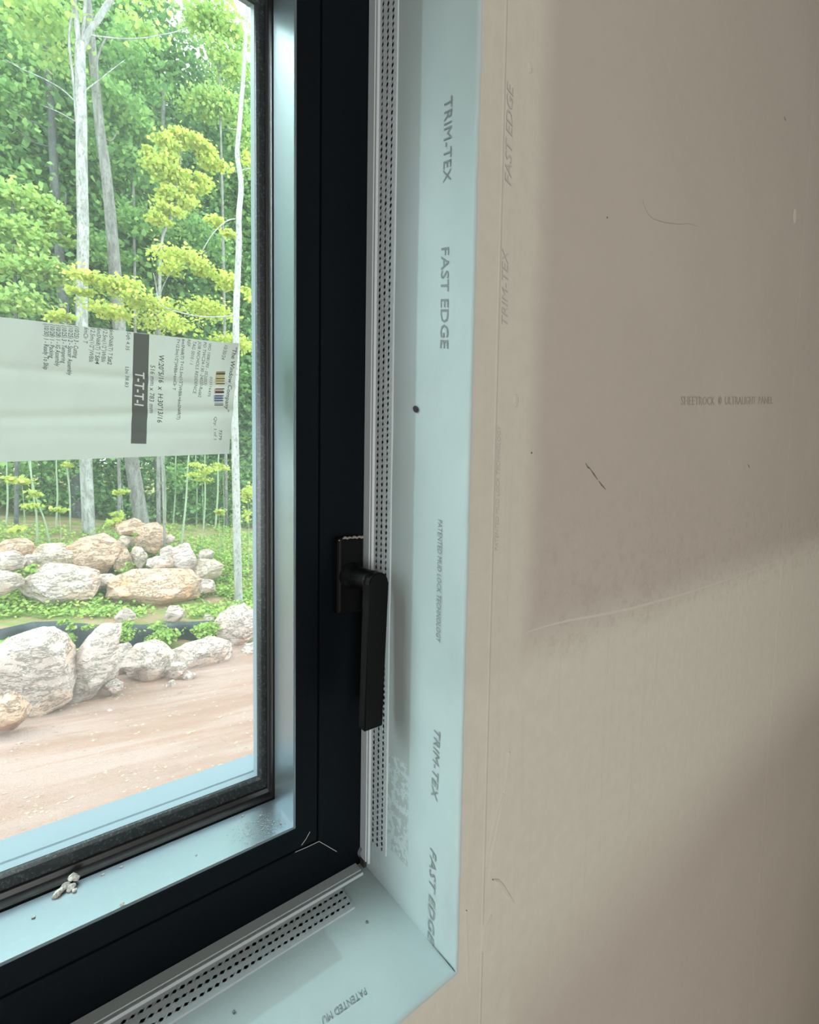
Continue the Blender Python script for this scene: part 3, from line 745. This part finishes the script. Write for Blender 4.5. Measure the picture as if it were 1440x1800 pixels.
BL = [
 # front row
 (-6, 128, 1100, 1268, 6.3, 'w', 'largest front boulder, upright, pale with an orange stained lower left', 11, 0, .9, GF),
 (110, 208, 1100, 1244, 6.6, 'w', 'tall leaning pale slab of rock right of the largest front boulder', 12, -.62, .7, GF),
 (198, 240, 1128, 1188, 7.6, 'w', 'pale rock behind the leaning slab by the driveway', 13, 0, .8, GF),
 (172, 206, 1168, 1208, 7.0, 'w', 'small rock touching the foot of the leaning slab', 14, 0, .8, GF),
 (186, 216, 1195, 1222, 6.6, 'w', 'small low stone on the dirt right of the leaning slab', 15, 0, .8, GF),
 (218, 308, 1126, 1200, 7.1, 'w', 'broad pale boulder with a ledge in the middle of the front row', 16, 0, .8, GF),
 (304, 408, 1119, 1176, 7.5, 'w', 'wide rounded pinkish boulder right of the ledged boulder', 17, 0, .5, GF),
 (378, 452, 1060, 1140, 8.3, 'w', 'big pale boulder against the right edge of the glass', 18, 0, .5, GF),
 (420, 462, 1128, 1172, 7.8, 'w', 'small boulder under the one at the right edge of the glass', 19, 0, .6, GF),
 (296, 326, 1164, 1192, 7.0, 'w', 'small rock between the two broad front boulders', 20, 0, .7, GF),
 (290, 310, 1195, 1217, 6.7, 'w', 'small pointed stone lying in front of the front row', 21, 0, 1, GF),
 (322, 344, 1180, 1198, 6.9, 'w', 'small flat stone below the wide rounded boulder', 22, 0, .9, GF),
 (-30, 46, 1218, 1290, 5.7, 'o', 'flat orange-brown rock at the lower left of the view', 23, 0, .9, GF),
 (-20, 16, 1150, 1222, 6.9, 'o', 'brown rock half hidden left of the largest front boulder', 24, 0, .8, GF),
 # bank
 (198, 348, 1000, 1078, 10.6, 'o', 'widest orange boulder with a flat top in the middle of the bank', 31, 0, .7, GB),
 (47, 167, 990, 1070, 10.8, 'w', 'large rounded boulder low on the left of the bank', 32, 0, .5, GB),
 (124, 208, 937, 1020, 11.9, 'o', 'tall squarish boulder standing at the left of the heap', 33, 0, .75, GB),
 (60, 130, 954, 1005, 12.0, 'y', 'buff boulder behind the large rounded one on the left', 34, 0, .5, GB),
 (0, 60, 946, 988, 12.4, 'o', 'rounded tan boulder at the far left top of the bank', 35, 0, .4, GB),
 (-8, 42, 968, 1006, 11.6, 'w', 'pale rock in front of the far left tan boulder', 36, 0, .7, GB),
 (-22, 36, 1000, 1046, 10.7, 'w', 'pale pink boulder cut by the left edge of the photo', 37, 0, .6, GB),
 (204, 254, 910, 944, 13.4, 'o', 'topmost wedge shaped boulder crowning the heap', 38, 0, 1, GB),
 (238, 294, 918, 978, 12.7, 'o', 'upright layered boulder right of the topmost wedge', 39, 0, .8, GB),
 (192, 233, 962, 1009, 12.0, 'o', 'brown rock in the shade right of the tall squarish boulder', 40, 0, .8, GB),
 (208, 234, 941, 966, 12.9, 'y', 'buff rock just below the topmost wedge', 41, 0, .8, GB),
 (230, 259, 960, 1006, 12.1, 'y', 'mossy buff rock below the upright layered boulder', 42, 0, .8, GB),
 (258, 303, 976, 1002, 11.6, 'w', 'pale oval boulder resting on the widest orange one', 43, 0, .4, GB),
 (282, 309, 958, 988, 12.2, 'w', 'small pale rock above the pale oval boulder', 44, 0, .7, GB),
 (303, 343, 954, 1012, 11.6, 'w', 'pale rounded boulder at the right end of the heap', 45, 0, .5, GB),
 (340, 392, 982, 1022, 11.4, 'y', 'buff ledge shaped rock apart at the right of the heap', 46, 0, .9, GB),
 (349, 375, 965, 987, 12.6, 'w', 'small peaked rock behind the buff ledge rock', 47, 0, .8, GB),
 (164, 212, 1008, 1034, 11.2, 'w', 'flat pale rock between the two large lower boulders', 48, 0, .6, GB),
 (346, 378, 1018, 1044, 10.9, 'w', 'small slanting stone right of the widest orange boulder', 49, 0, .8, GB),
 (203, 237, 1068, 1098, 9.4, 'w', 'small cracked white rock just above the silt fence', 50, 0, .9, GB),
 (289, 324, 1065, 1095, 9.3, 'w', 'pointed white rock just above the silt fence', 51, 0, 1, GB),
 (358, 376, 1079, 1095, 9.3, 'w', 'smallest white stone above the right end of the silt fence', 52, 0, 1, GB),
 (286, 308, 939, 958, 13.2, 'w', 'small rock at the upper right shoulder of the heap', 53, 0, .8, GB),
 (44, 63, 974, 996, 11.8, 'w', 'small rock between the far left and buff boulders', 54, 0, .8, GB),
]
for (u0, u1, v0, v1, yd, mt, lb, sd, ti, an, gr) in BL: boulder(u0, u1, v0, v1, yd, mt, lb, sd, ti, an, 'boulder', gr)
# pebbles in the dirt
rng = random.Random(77); bm = bmesh.new()
for i in range(900):
    y = 2.2+5.2*rng.random()**.8; f_ = rng.uniform(-.12, .42); p = Vector((-.3+f_*(y+.46), y, 0))
    s = rng.uniform(.004, .014)*(2.0 if rng.random() < .05 else 1)
    g = bmesh.ops.create_icosphere(bm, subdivisions=1, radius=1)
    for w in g['verts']: w.co = Vector((p.x+w.co.x*s*1.3, p.y+w.co.y*s, gz(p.x, p.y)+s*.1+w.co.z*s*.7*rng.uniform(.8, 1.1)))
tag(from_bm('gravel', bm, M_rock['y']), 'loose pale gravel scattered over the dirt driveway', 'gravel', kind='stuff')

# ------------------------------------------------------------------ silt fence
M_silt = NT('black_silt_fabric'); M_silt.bump(M_silt.noise(6, 4, .6, stretch=(3, 3, .5)), .5, .03); M_silt = M_silt.set((.035, .04, .045), .6, 0, .4)
top_ = [(-40, 1112), (0, 1106), (30, 1099), (60, 1093), (100, 1092), (140, 1095), (180, 1099), (220, 1097), (250, 1098), (290, 1095), (330, 1093), (360, 1091), (395, 1091), (440, 1092)]
vs, fs = [], []; n = 150
for i in range(n+1):
    u = -40+480*i/n
    for (a, va), (b, vb) in zip(top_, top_[1:]):
        if u <= b: vt = va+(vb-va)*(u-a)/(b-a); break
    y = 8.75+.05*math.sin(i*.35)+.03*noise.noise(Vector((i*.13, 0, 0)))
    for k in range(7):
        f = k/6; p = at(u, vt, 1, y-.10*f*(1-f)*4*(.5+.5*math.sin(i*.21))); zb = gz(p.x, y)-.12
        z = p.z*(1-f)+min(zb, p.z-.42)*f; vs.append((p.x, p.y+.04*noise.noise(Vector((i*.12, f*2, 2))), z))
for i in range(n):
    for k in range(6): a = i*7+k; fs.append((a, a+1, a+8, a+7))
sf = mesh_obj('silt_fence', vs, fs, M_silt, smooth=True)
so = sf.modifiers.new('thick', 'SOLIDIFY'); so.thickness = .006
tag(sf, 'low sagging black silt fence fabric between driveway boulders and the bank', 'silt fence')

# ------------------------------------------------------------------ vegetation
def leaves(name, cen, size, mat, parent=None, seed=0, flat=.5, fold=.25):
    """cen: (n,3) leaf positions; each leaf is a folded five-cornered blade"""
    r = np.random.default_rng(seed); n = len(cen); cen = np.asarray(cen, float)
    nr = r.normal(size=(n, 3)); nr[:, 2] = np.abs(nr[:, 2])+flat; nr /= np.linalg.norm(nr, axis=1)[:, None]
    a = r.normal(size=(n, 3)); a -= nr*(a*nr).sum(1)[:, None]; a /= np.linalg.norm(a, axis=1)[:, None]; b = np.cross(nr, a)
    s = size*.78*r.uniform(.6, 1.25, n)[:, None]
    V = np.empty((n, 6, 3))
    V[:, 0] = cen-a*s*.5; V[:, 1] = cen+b*s*.48-a*s*.12+nr*s*fold*.4; V[:, 2] = cen+b*s*.26+a*s*.30+nr*s*fold*.2
    V[:, 3] = cen+a*s*.58; V[:, 4] = cen-b*s*.26+a*s*.30+nr*s*fold*.2; V[:, 5] = cen-b*s*.48-a*s*.12+nr*s*fold*.4
    me = bpy.data.meshes.new(name); me.vertices.add(n*6); me.vertices.foreach_set('co', V.ravel())
    idx = (np.arange(n)[:, None]*6+np.array([0, 1, 2, 3, 0, 3, 4, 5])[None]).ravel()
    me.loops.add(n*8); me.loops.foreach_set('vertex_index', idx.astype(np.int32))
    me.polygons.add(n*2); me.polygons.foreach_set('loop_start', np.arange(0, n*8, 4).astype(np.int32))
    try: me.polygons.foreach_set('loop_total', np.full(n*2, 4, np.int32))
    except Exception: pass
    me.update(calc_edges=True); me.validate(); me.materials.append(mat)
    o = bpy.data.objects.new(name, me); C.objects.link(o)
    if parent: o.parent = parent
    return o
def tube(bm, pts, rad, k=8):
    rings = []
    for i, p in enumerate(pts):
        p = Vector(p); d = Vector(pts[min(i+1, len(pts)-1)])-Vector(pts[max(i-1, 0)]); d.normalize()
        s = d.orthogonal().normalized() if abs(d.z) < .9 else Vector((1, 0, 0)); s = (s-d*s.dot(d)).normalized(); q = d.cross(s)
        r_ = rad[i]; rings.append([bm.verts.new(p+s*r_*math.cos(2*PI*j/k)+q*r_*math.sin(2*PI*j/k)) for j in range(k)])
    for a, b in zip(rings, rings[1:]):
        for j in range(k): bm.faces.new((a[j], a[(j+1) % k], b[(j+1) % k], b[j]))
    bm.faces.new(rings[-1])
def dense(pts, n=6):
    out = []
    P = [Vector(p) for p in pts]
    for i in range(len(P)-1):
        p0_, p1_, p2_, p3_ = P[max(i-1, 0)], P[i], P[i+1], P[min(i+2, len(P)-1)]
        for k in range(n):
            t_ = k/n; out.append(.5*((2*p1_)+(p2_-p0_)*t_+(2*p0_-5*p1_+4*p2_-p3_)*t_*t_+(3*p1_-p0_-3*p2_+p3_)*t_**3))
    return out+[P[-1]]
def stems(name, mat, parent, lines, inv, k=8):
    bm = bmesh.new()
    for pts, rads in lines:
        D = dense(pts); n = len(D); R = [rads[0]+(rads[1]-rads[0])*i/(n-1) for i in range(n)]
        tube(bm, [p-inv for p in D], R, k)
    return from_bm(name, bm, mat, parent, True)
def sprays(spec, seed):
    """spec: (u, v, y, half width px, half height px, count) -> leaf centres in world space"""
    r = np.random.default_rng(seed); out = []
    for (u, v, y, ru, rv, cnt) in spec:
        cnt = int(cnt*1.7); nb = max(3, cnt//60)
        pc = at(u, v, 1, y); k = float(np.dot(np.array(pc)-CAM, FW))/F
        c0 = r.uniform(-1, 1, (nb*4, 3)); c0 = c0[(c0**2).sum(1) < 1][:nb]
        for c_ in c0:
            m = cnt//len(c0); g = r.normal(size=(m, 3))*np.array([.32*ru*k, .32*ru*k*.8, .11*ru*k if rv < ru else .14*rv*k])
            out.append(np.array(pc)+c_*np.array([ru*k, ru*k*.8, rv*k])*.8+g)
    return np.concatenate(out)

# trunks measured in the photograph
def tree(name, label, y, trunk, w0, w1, mat, spec, leafmat, lsize, seed, branches=(), cat='tree'):
    """trunk: [(u, v)...] from the foot up, at depth y; w0/w1 trunk width in px"""
    foot = at(*trunk[0], 1, y); foot.z = min(foot.z, gz(foot.x, y))
    root = tag(empty(name, tuple(foot)), label, cat)
    k = float(np.dot(np.array(foot)-CAM, FW))/F
    P = [foot-Vector((0, 0, .1))]+[at(u, v, 1, y) for u, v in trunk[1:]]
    stems('trunk', mat, root, [(P, (w0*k/2, w1*k/2))], foot, 12)
    for (pl, a, b) in branches: stems('branch', mat, root, [([at(u, v, 1, y) if len(q) == 0 else at(u, v, 1, y+q[0]) for (u, v, *q) in pl], (a*k/2, b*k/2))], foot, 6)
    if spec: leaves('foliage', sprays(spec, seed)-np.array(foot), lsize, M_leaf[leafmat], root, seed)
    return root
tree('maple_tree', 'tallest pale-barked maple with the straight forked trunk rising above the heap', 15.2,
     [(157, 945), (153, 860), (150, 780), (144, 560), (146, 420), (144, 300), (143, 200), (141, 120), (141, 75)], 20, 15, M_bark_pale,
     [(60, -10, 15.5, 80, 40, 420), (60, 60, 16, 60, 40, 300), (250, 20, 15.5, 50, 35, 200)], 'light', .17, 101,
     [([(142, 90), (155, 58), (175, 30), (200, -10), (225, -60)], 12, 8), ([(141, 90), (136, 50), (130, 0), (124, -60)], 10, 7), ([(142, 100), (148, 40), (151, -20)], 8, 5),
      ([(135, 215), (130, 150), (122, 80), (124, 40), (128, 20)], 5, 3), ([(132, 178), (110, 158), (80, 140), (40, 122), (10, 105)], 2.6, 1),
      ([(135, 215), (105, 198), (75, 185)], 2, 1), ([(148, 160), (175, 140), (200, 120), (220, 105)], 2.4, 1), ([(150, 60), (190, 66), (240, 68), (300, 58), (330, 48)], 3, 1)])
tree('maple_tree', 'slightly leaning grey maple trunk just right of the tallest pale maple', 16.5,
     [(252, 925), (238, 850), (230, 790), (212, 600), (204, 500), (196, 400), (186, 300), (176, 230), (168, 150), (160, 60), (150, -40)], 24, 10, M_bark_grey,
     [(210, 175, 17, 50, 30, 520), (215, 70, 17.5, 60, 40, 300), (180, 250, 18, 40, 30, 260)], 'mid', .17, 102,
     [([(186, 245), (196, 248), (206, 232)], 3, 1.5), ([(165, 130), (175, 90), (190, 60)], 5, 2)])
tree('maple_tree', 'grey trunk farther back between the leaning maple and the birch sapling', 19.5,
     [(282, 908), (279, 850), (278, 780), (277, 560), (280, 430), (283, 350), (285, 260), (288, 150)], 15, 6, M_bark_grey,
     [(300, 330, 19.5, 50, 20, 200)], 'mid', .17, 103, [([(281, 440), (290, 425), (297, 400)], 3, 1.5)])
tree('dark_trunk_tree', 'dark leaning trunk left of the tallest pale maple', 18.5,
     [(136, 905), (132, 850), (126, 780), (113, 560), (105, 450), (99, 360), (94, 280), (90, 190), (84, 110), (76, 0)], 18, 9, M_bark_dark,
     [(50, 100, 19, 60, 50, 500), (40, 180, 19, 60, 40, 400)], 'mid', .17, 104,
     [([(92, 240), (70, 220), (40, 205), (10, 180)], 3, 1), ([(92, 260), (60, 250), (30, 230), (0, 222)], 3, 1), ([(102, 420), (112, 390), (116, 340)], 5, 3)])
tree('birch_sapling', 'thin crooked white sapling at the right edge of the glass', 10.6,
     [(420, 1064), (417, 960), (415, 860), (413, 760), (412, 700), (415, 620), (415, 560), (418, 480), (420, 430), (420, 380), (424, 330), (421, 300), (417, 270), (421, 220), (426, 160), (430, 100), (434, 30), (437, -40)], 14, 5, M_birch,
     [(436, 280, 10.8, 14, 20, 50), (432, 520, 10.8, 18, 16, 60)], 'yellow', .10, 105,
     [([(420, 385), (400, 388), (375, 410), (355, 442)], 2.4, 1), ([(419, 548), (400, 556), (350, 556), (290, 540), (275, 515)], 2.2, 1.4), ([(424, 300), (436, 296), (450, 300)], 2, 1), ([(421, 228), (400, 226)], 1.2, .6)])
tree('young_maple', 'young maple with an upright yellow-green crown right of centre', 15.0,
     [(278, 925), (279, 700), (280, 560), (284, 430), (300, 380), (315, 300), (320, 240)], 7, 2, M_bark_grey,
     [(262, 262, 15, 12, 10, 90), (300, 262, 15, 26, 18, 330), (325, 245, 15, 26, 14, 260), (355, 260, 15, 26, 16, 220), (300, 300, 15, 34, 22, 480), (330, 320, 15, 34, 22, 420), (290, 345, 15, 20, 18, 240), (315, 350, 15, 28, 18, 300), (280, 385, 15, 18, 14, 180), (295, 375, 15, 22, 14, 200), (375, 290, 15, 24, 14, 160)], 'yellow', .15, 106)
tree('young_maple', 'low spreading yellow-green maple sprays above the shipping label', 12.5,
     [(290, 945), (282, 700), (278, 560), (277, 520), (270, 480)], 4, 1.5, M_bark_grey,
     [(170, 495, 12.5, 40, 9, 300), (215, 503, 12.5, 34, 9, 260), (140, 510, 12.5, 22, 8, 120), (320, 452, 12.5, 42, 10, 330), (300, 470, 12.5, 26, 8, 130), (360, 475, 12.5, 26, 10, 200), (400, 495, 12.5, 26, 16, 260), (255, 530, 12.5, 46, 12, 380), (190, 545, 12.5, 42, 12, 300), (115, 560, 12.5, 26, 10, 180), (370, 545, 12.5, 46, 12, 380), (290, 570, 12.5, 60, 10, 340), (400, 600, 12.5, 40, 26, 420), (378, 390, 12.5, 18, 8, 110), (402, 415, 12.5, 16, 9, 100)], 'yellow', .115, 107,
     [([(277, 530), (300, 480), (345, 455), (370, 440)], 1.6, .8), ([(277, 540), (230, 520), (180, 505)], 1.6, .8)])
tree('understory_tree', 'light green leafy tree along the upper right of the glass', 17.5,
     [(398, 930), (396, 700), (392, 400), (385, 100)], 6, 3, M_bark_grey,
     [(395, 40, 17.5, 46, 36, 700), (400, 110, 17.5, 44, 36, 700), (395, 190, 17.5, 44, 30, 600), (350, 30, 17.5, 40, 26, 300), (430, 250, 17.5, 26, 60, 500), (350, 190, 18, 40, 26, 260)], 'light', .17, 108)
tree('understory_tree', 'broad leafy green tree filling the left edge at mid height', 15.5,
     [(28, 960), (30, 700), (26, 450), (20, 330)], 7, 3, M_bark_dark,
     [(30, 350, 15.5, 50, 20, 480), (70, 370, 15.5, 40, 18, 420), (20, 410, 15.5, 60, 26, 600), (100, 395, 15.5, 26, 12, 200), (40, 470, 15.5, 60, 26, 620), (90, 480, 15.5, 34, 20, 300), (30, 530, 15.5, 60, 22, 500), (115, 425, 16, 20, 12, 120)], 'light', .15, 109)
tree('understory_tree', 'darker green tree behind the leaning grey maple', 18.0,
     [(238, 920), (238, 700), (236, 400), (232, 250)], 6, 3, M_bark_grey,
     [(235, 150, 18, 44, 26, 500), (215, 200, 18, 40, 26, 460), (240, 240, 18, 46, 22, 420), (245, 300, 18, 50, 30, 560), (250, 390, 18, 50, 36, 640), (190, 440, 18, 40, 30, 400), (350, 420, 18.5, 60, 40, 600)], 'mid', .17, 110)

# woods behind: a few crown and trunk meshes, copied
def crown(seed, n, mat):
    r = np.random.default_rng(seed); out = []
    for i in range(n//60):
        z = r.uniform(0, 1)**1.15; rad = 2.9*(1-abs(z-.45)**1.6*1.1); a = r.uniform(0, 2*PI); q = math.sqrt(r.uniform(.05, 1))*rad
        c_ = np.array([math.cos(a)*q, math.sin(a)*q, 2.6+z*15.5]); out.append(c_+r.normal(size=(60, 3))*np.array([.62, .62, .26]))
    return leaves('foliage', np.concatenate(out), .225, mat, None, seed)
protos = []
for i, (mt, sd) in enumerate((('dark', 5), ('mid', 6), ('mid', 7))):
    root = empty('woodland_tree', (0, 0, 0)); f = crown(sd, 26000, M_leaf[mt]); f.parent = root
    rr_ = random.Random(sd); P = [Vector((rr_.uniform(-.2, .2)*k, rr_.uniform(-.2, .2)*k, 2.6*k-.3)) for k in range(7)]
    stems('trunk', M_bark_grey if i else M_bark_dark, root, [(P, (.17, .05))], Vector((0, 0, 0)), 8)
    protos.append(root)
spots = []
rr_ = random.Random(12)
for row, (y, st) in enumerate(((21.5, 2.9), (25.8, 3.2), (31, 3.6))):
    x = (-14.5 if row < 2 else -4.7)+(row % 2)*1.2
    while x < (y+.46)*.40+2.6:
        spots.append((x+rr_.uniform(-.5, .5), y+rr_.uniform(-.9, .9))); x += st
used = set()
lbl = ['dark green broadleaf tree standing in the woods behind the nearer trunks', 'mid green broadleaf tree standing in the woods behind the nearer trunks', 'mid green broadleaf tree standing in the woods behind the nearer trunks']
for i, (x, y) in enumerate(spots):
    p = (i*2+int(y)) % 3; src = protos[p]
    if p not in used: r_ = src; used.add(p)
    else:
        r_ = src.copy(); C.objects.link(r_)
        for ch in list(src.children): c_ = ch.copy(); C.objects.link(c_); c_.parent = r_
    r_.location = (x, y, gz(x, y)); r_.rotation_euler = (0, 0, rr_.uniform(0, 6.28)); s = rr_.uniform(.92, 1.15)*(1+(y-21)*.009); r_.scale = (s, s, s)
    tag(r_, 'broadleaf tree with green crown in the woods behind the nearer trunks', 'tree', 'woodland trees behind the nearer trunks')

# shaded understorey bushes behind the trunks
bp = []
for i, mt in enumerate(('dark', 'mid')):
    r = np.random.default_rng(30+i); out = []
    for k in range(34):
        a, q = r.uniform(0, 6.28), 1.3*math.sqrt(r.uniform(0, 1)); out.append(np.array([math.cos(a)*q, math.sin(a)*q*.8, r.uniform(.1, 2.5)])+r.normal(size=(55, 3))*np.array([.30, .30, .14]))
    root = empty('bush', (0, 0, 0)); f = leaves('foliage', np.concatenate(out), .17, M_leaf[mt], root, 30+i)
    stems('stem', M_bark_dark, root, [([Vector((.1*j, 0, -.1)), Vector((.3*j, .1*j, 1.0)), Vector((.6*j, .1, 2.1))], (.02, .008)) for j in (-1, 0, 1)], Vector((0, 0, 0)), 5)
    bp.append(root)
used = set(); rr_ = random.Random(9); k = 0
for y, st in ((18.6, 1.9), (20.8, 2.0), (23.5, 2.2)):
    x = -1.8
    while x < y*.40+1.5:
        p = k % 2 if k % 5 else 1; src = bp[p]; k += 1
        if p not in used: r_ = src; used.add(p)
        else:
            r_ = src.copy(); C.objects.link(r_)
            for ch in list(src.children): c_ = ch.copy(); C.objects.link(c_); c_.parent = r_
        xx = x+rr_.uniform(-.3, .3); yy = y+rr_.uniform(-.5, .5); r_.location = (xx, yy, gz(xx, yy)); r_.rotation_euler = (0, 0, rr_.uniform(0, 6.28)); s = rr_.uniform(.8, 1.15); r_.scale = (s, s, s)
        tag(r_, 'leafy green undergrowth bush below the woodland trees', 'bush', 'undergrowth bushes below the woodland trees'); x += st

# thin bare saplings between the trunks
SAP = [(207, 905, 209, 805, 16, 5, 'brown sapling stem between the pale and leaning maples'), (318, 955, 332, 800, 14, 3, 'thin pale green stem slanting right of the grey trunk'),
       (290, 900, 288, 805, 18, 3, 'thin stem beside the grey trunk'), (304, 895, 309, 806, 18, 2.4, 'first thin stem right of the slanting one'),
       (345, 893, 344, 805, 18, 2.4, 'thin stem in the middle of the bare saplings'), (358, 910, 360, 810, 17, 2.4, 'thin stem near the birch, left of a pair'),
       (378, 900, 384, 806, 17, 3, 'pale thin stem just left of the birch sapling'), (66, 948, 56, 850, 14, 2.6, 'thin curved stem above the buff boulder at left'),
       (87, 925, 62, 870, 14, 2.2, 'leaning thin stem left of the dark trunk'), (98, 915, 99, 810, 16, 2.2, 'upright thin stem left of the dark trunk'),
       (123, 905, 117, 812, 17, 2.2, 'thin stem close against the dark trunk'), (10, 940, 12, 815, 16, 2.2, 'thin stem near the left edge of the glass')]
for (u0, v0, u1, v1, y, w, lb) in SAP:
    a = at(u0, v0, 1, y); a.z = min(a.z, gz(a.x, y)); b = at(u1, v1, 1, y); c_ = at(u1+(u1-u0)*.8+3, v1-90, 1, y); k_ = (y+.5)*1.25/F
    root = tag(empty('sapling', tuple(a)), lb, 'sapling')
    stems('stem', M_stem if w < 4 else M_bark_grey, root, [([a, (a+b)/2+Vector((.03, 0, 0)), b, c_], (w*k_/2, w*k_/4))], a, 6)
# small leafy plants at the wood edge
PL = [(38, 842, 14, 24, 7, 110, 'yellow-green leafy plant left above the buff boulder'), (42, 890, 13.5, 16, 7, 70, 'small yellow plant just above the far left rocks'), (60, 868, 13.6, 12, 6, 50, 'small yellow plant between thin stems at left'),
      (104, 900, 13.6, 14, 8, 70, 'yellow plant left of the tallest maple foot'), (33, 930, 12.9, 14, 8, 70, 'low yellow plant right behind the far left boulder'), (214, 862, 14, 14, 8, 70, 'orange-yellow leaves left of the leaning maple foot'),
      (205, 905, 14, 16, 14, 90, 'leafy sprig growing behind the topmost wedge boulder'), (355, 830, 13.5, 22, 20, 190, 'yellow leaf cluster below the shipping label'), (392, 820, 13.5, 14, 9, 70, 'small yellow cluster left of the birch below the label'),
      (436, 880, 12, 14, 40, 170, 'tall yellow leafy plant between the birch and the frame'), (385, 902, 13, 12, 6, 50, 'small yellow sprig left of the birch foot'), (120, 815, 15, 10, 8, 50, 'yellow leaf tuft under the label left of the dark trunk'),
      (195, 918, 13.6, 18, 8, 90, 'low yellow plant between the pale maple and the heap')]
for i, (u, v, y, ru, rv, n_, lb) in enumerate(PL):
    c0 = at(u, v, 1, y); fz = gz(c0.x, y); root = tag(empty('leafy_plant', (c0.x, y, min(fz, c0.z-.1))), lb, 'plant'); base = root.location.copy()
    leaves('foliage', sprays([(u, v, y, ru, rv, n_)], 200+i)-np.array(base), .11, M_leaf['yellow'], root, 200+i)
    stems('stem', M_stem, root, [([base, (base+c0)/2+Vector((.02, 0, 0)), c0+Vector((0, 0, .03))], (.009, .004))], base, 5)

# ground cover: countless small leaves
r = np.random.default_rng(55); pts = []
def carpet(u0, u1, v0, v1, cnt, lift=.10):
    c = 0
    while c < cnt:
        u, v = r.uniform(u0, u1), r.uniform(v0, v1); p = on_ground(u, v)
        if noise.noise(Vector((p.x*.9, p.y*.9, 7))) < -.28 and r.random() < .85: c += 1; continue
        for _ in range(6): pts.append((p.x+r.normal()*.09, p.y+r.normal()*.09, p.z+abs(r.normal())*lift*.6+.02))
        c += 1
carpet(-30, 450, 1040, 1088, 900); carpet(-30, 450, 985, 1045, 700); carpet(200, 450, 925, 1000, 1000, .12); carpet(-30, 260, 925, 990, 420, .12); carpet(340, 450, 940, 1090, 500)
tag(leaves('ground_cover', np.array(pts), .085, M_leaf['clover'], None, 56, 1.2), 'low bright green clover-like plants carpeting the bank between the rocks', 'ground cover', kind='stuff')
CL = [(290, 1112, 8.5, 30, 20, 420, 'clump of green clover over the silt fence, left of the wide rounded boulder'), (368, 1106, 8.5, 26, 14, 320, 'clump of green clover over the right end of the silt fence'),
      (218, 1112, 8.5, 14, 22, 240, 'clump of green clover right of the leaning slab top'), (128, 1112, 8.3, 7, 20, 90, 'narrow clover sprig between the two largest front rocks'),
      (133, 1152, 6.9, 12, 12, 110, 'yellowish clover tuft wedged between the two largest front rocks'), (8, 1130, 8.2, 22, 10, 140, 'clover tuft at the left edge below the silt fence'),
      (160, 1100, 8.5, 12, 8, 60, 'small clover tuft on the silt fence behind the leaning slab'), (108, 1094, 8.5, 8, 6, 40, 'tiny clover tuft on top of the silt fence above the largest rock'),
      (225, 1000, 11.6, 10, 14, 110, 'green tuft growing among the heap left of the widest boulder'), (248, 942, 12.9, 12, 8, 70, 'green tuft near the top of the heap'), (55, 1000, 11.2, 12, 10, 80, 'green tuft at the left between the rounded boulders')]
for i, (u, v, y, ru, rv, n_, lb) in enumerate(CL):
    b0 = at(u, v+rv, 1, y); foot = Vector((b0.x, y, b0.z-.12))
    root = leaves('clover_clump', sprays([(u, v, y, ru, rv, n_)], 300+i)-np.array(foot), .075, M_leaf['clover'] if i != 4 else M_leaf['yellow'], None, 300+i)
    root.location = foot; tag(root, lb, 'plant')
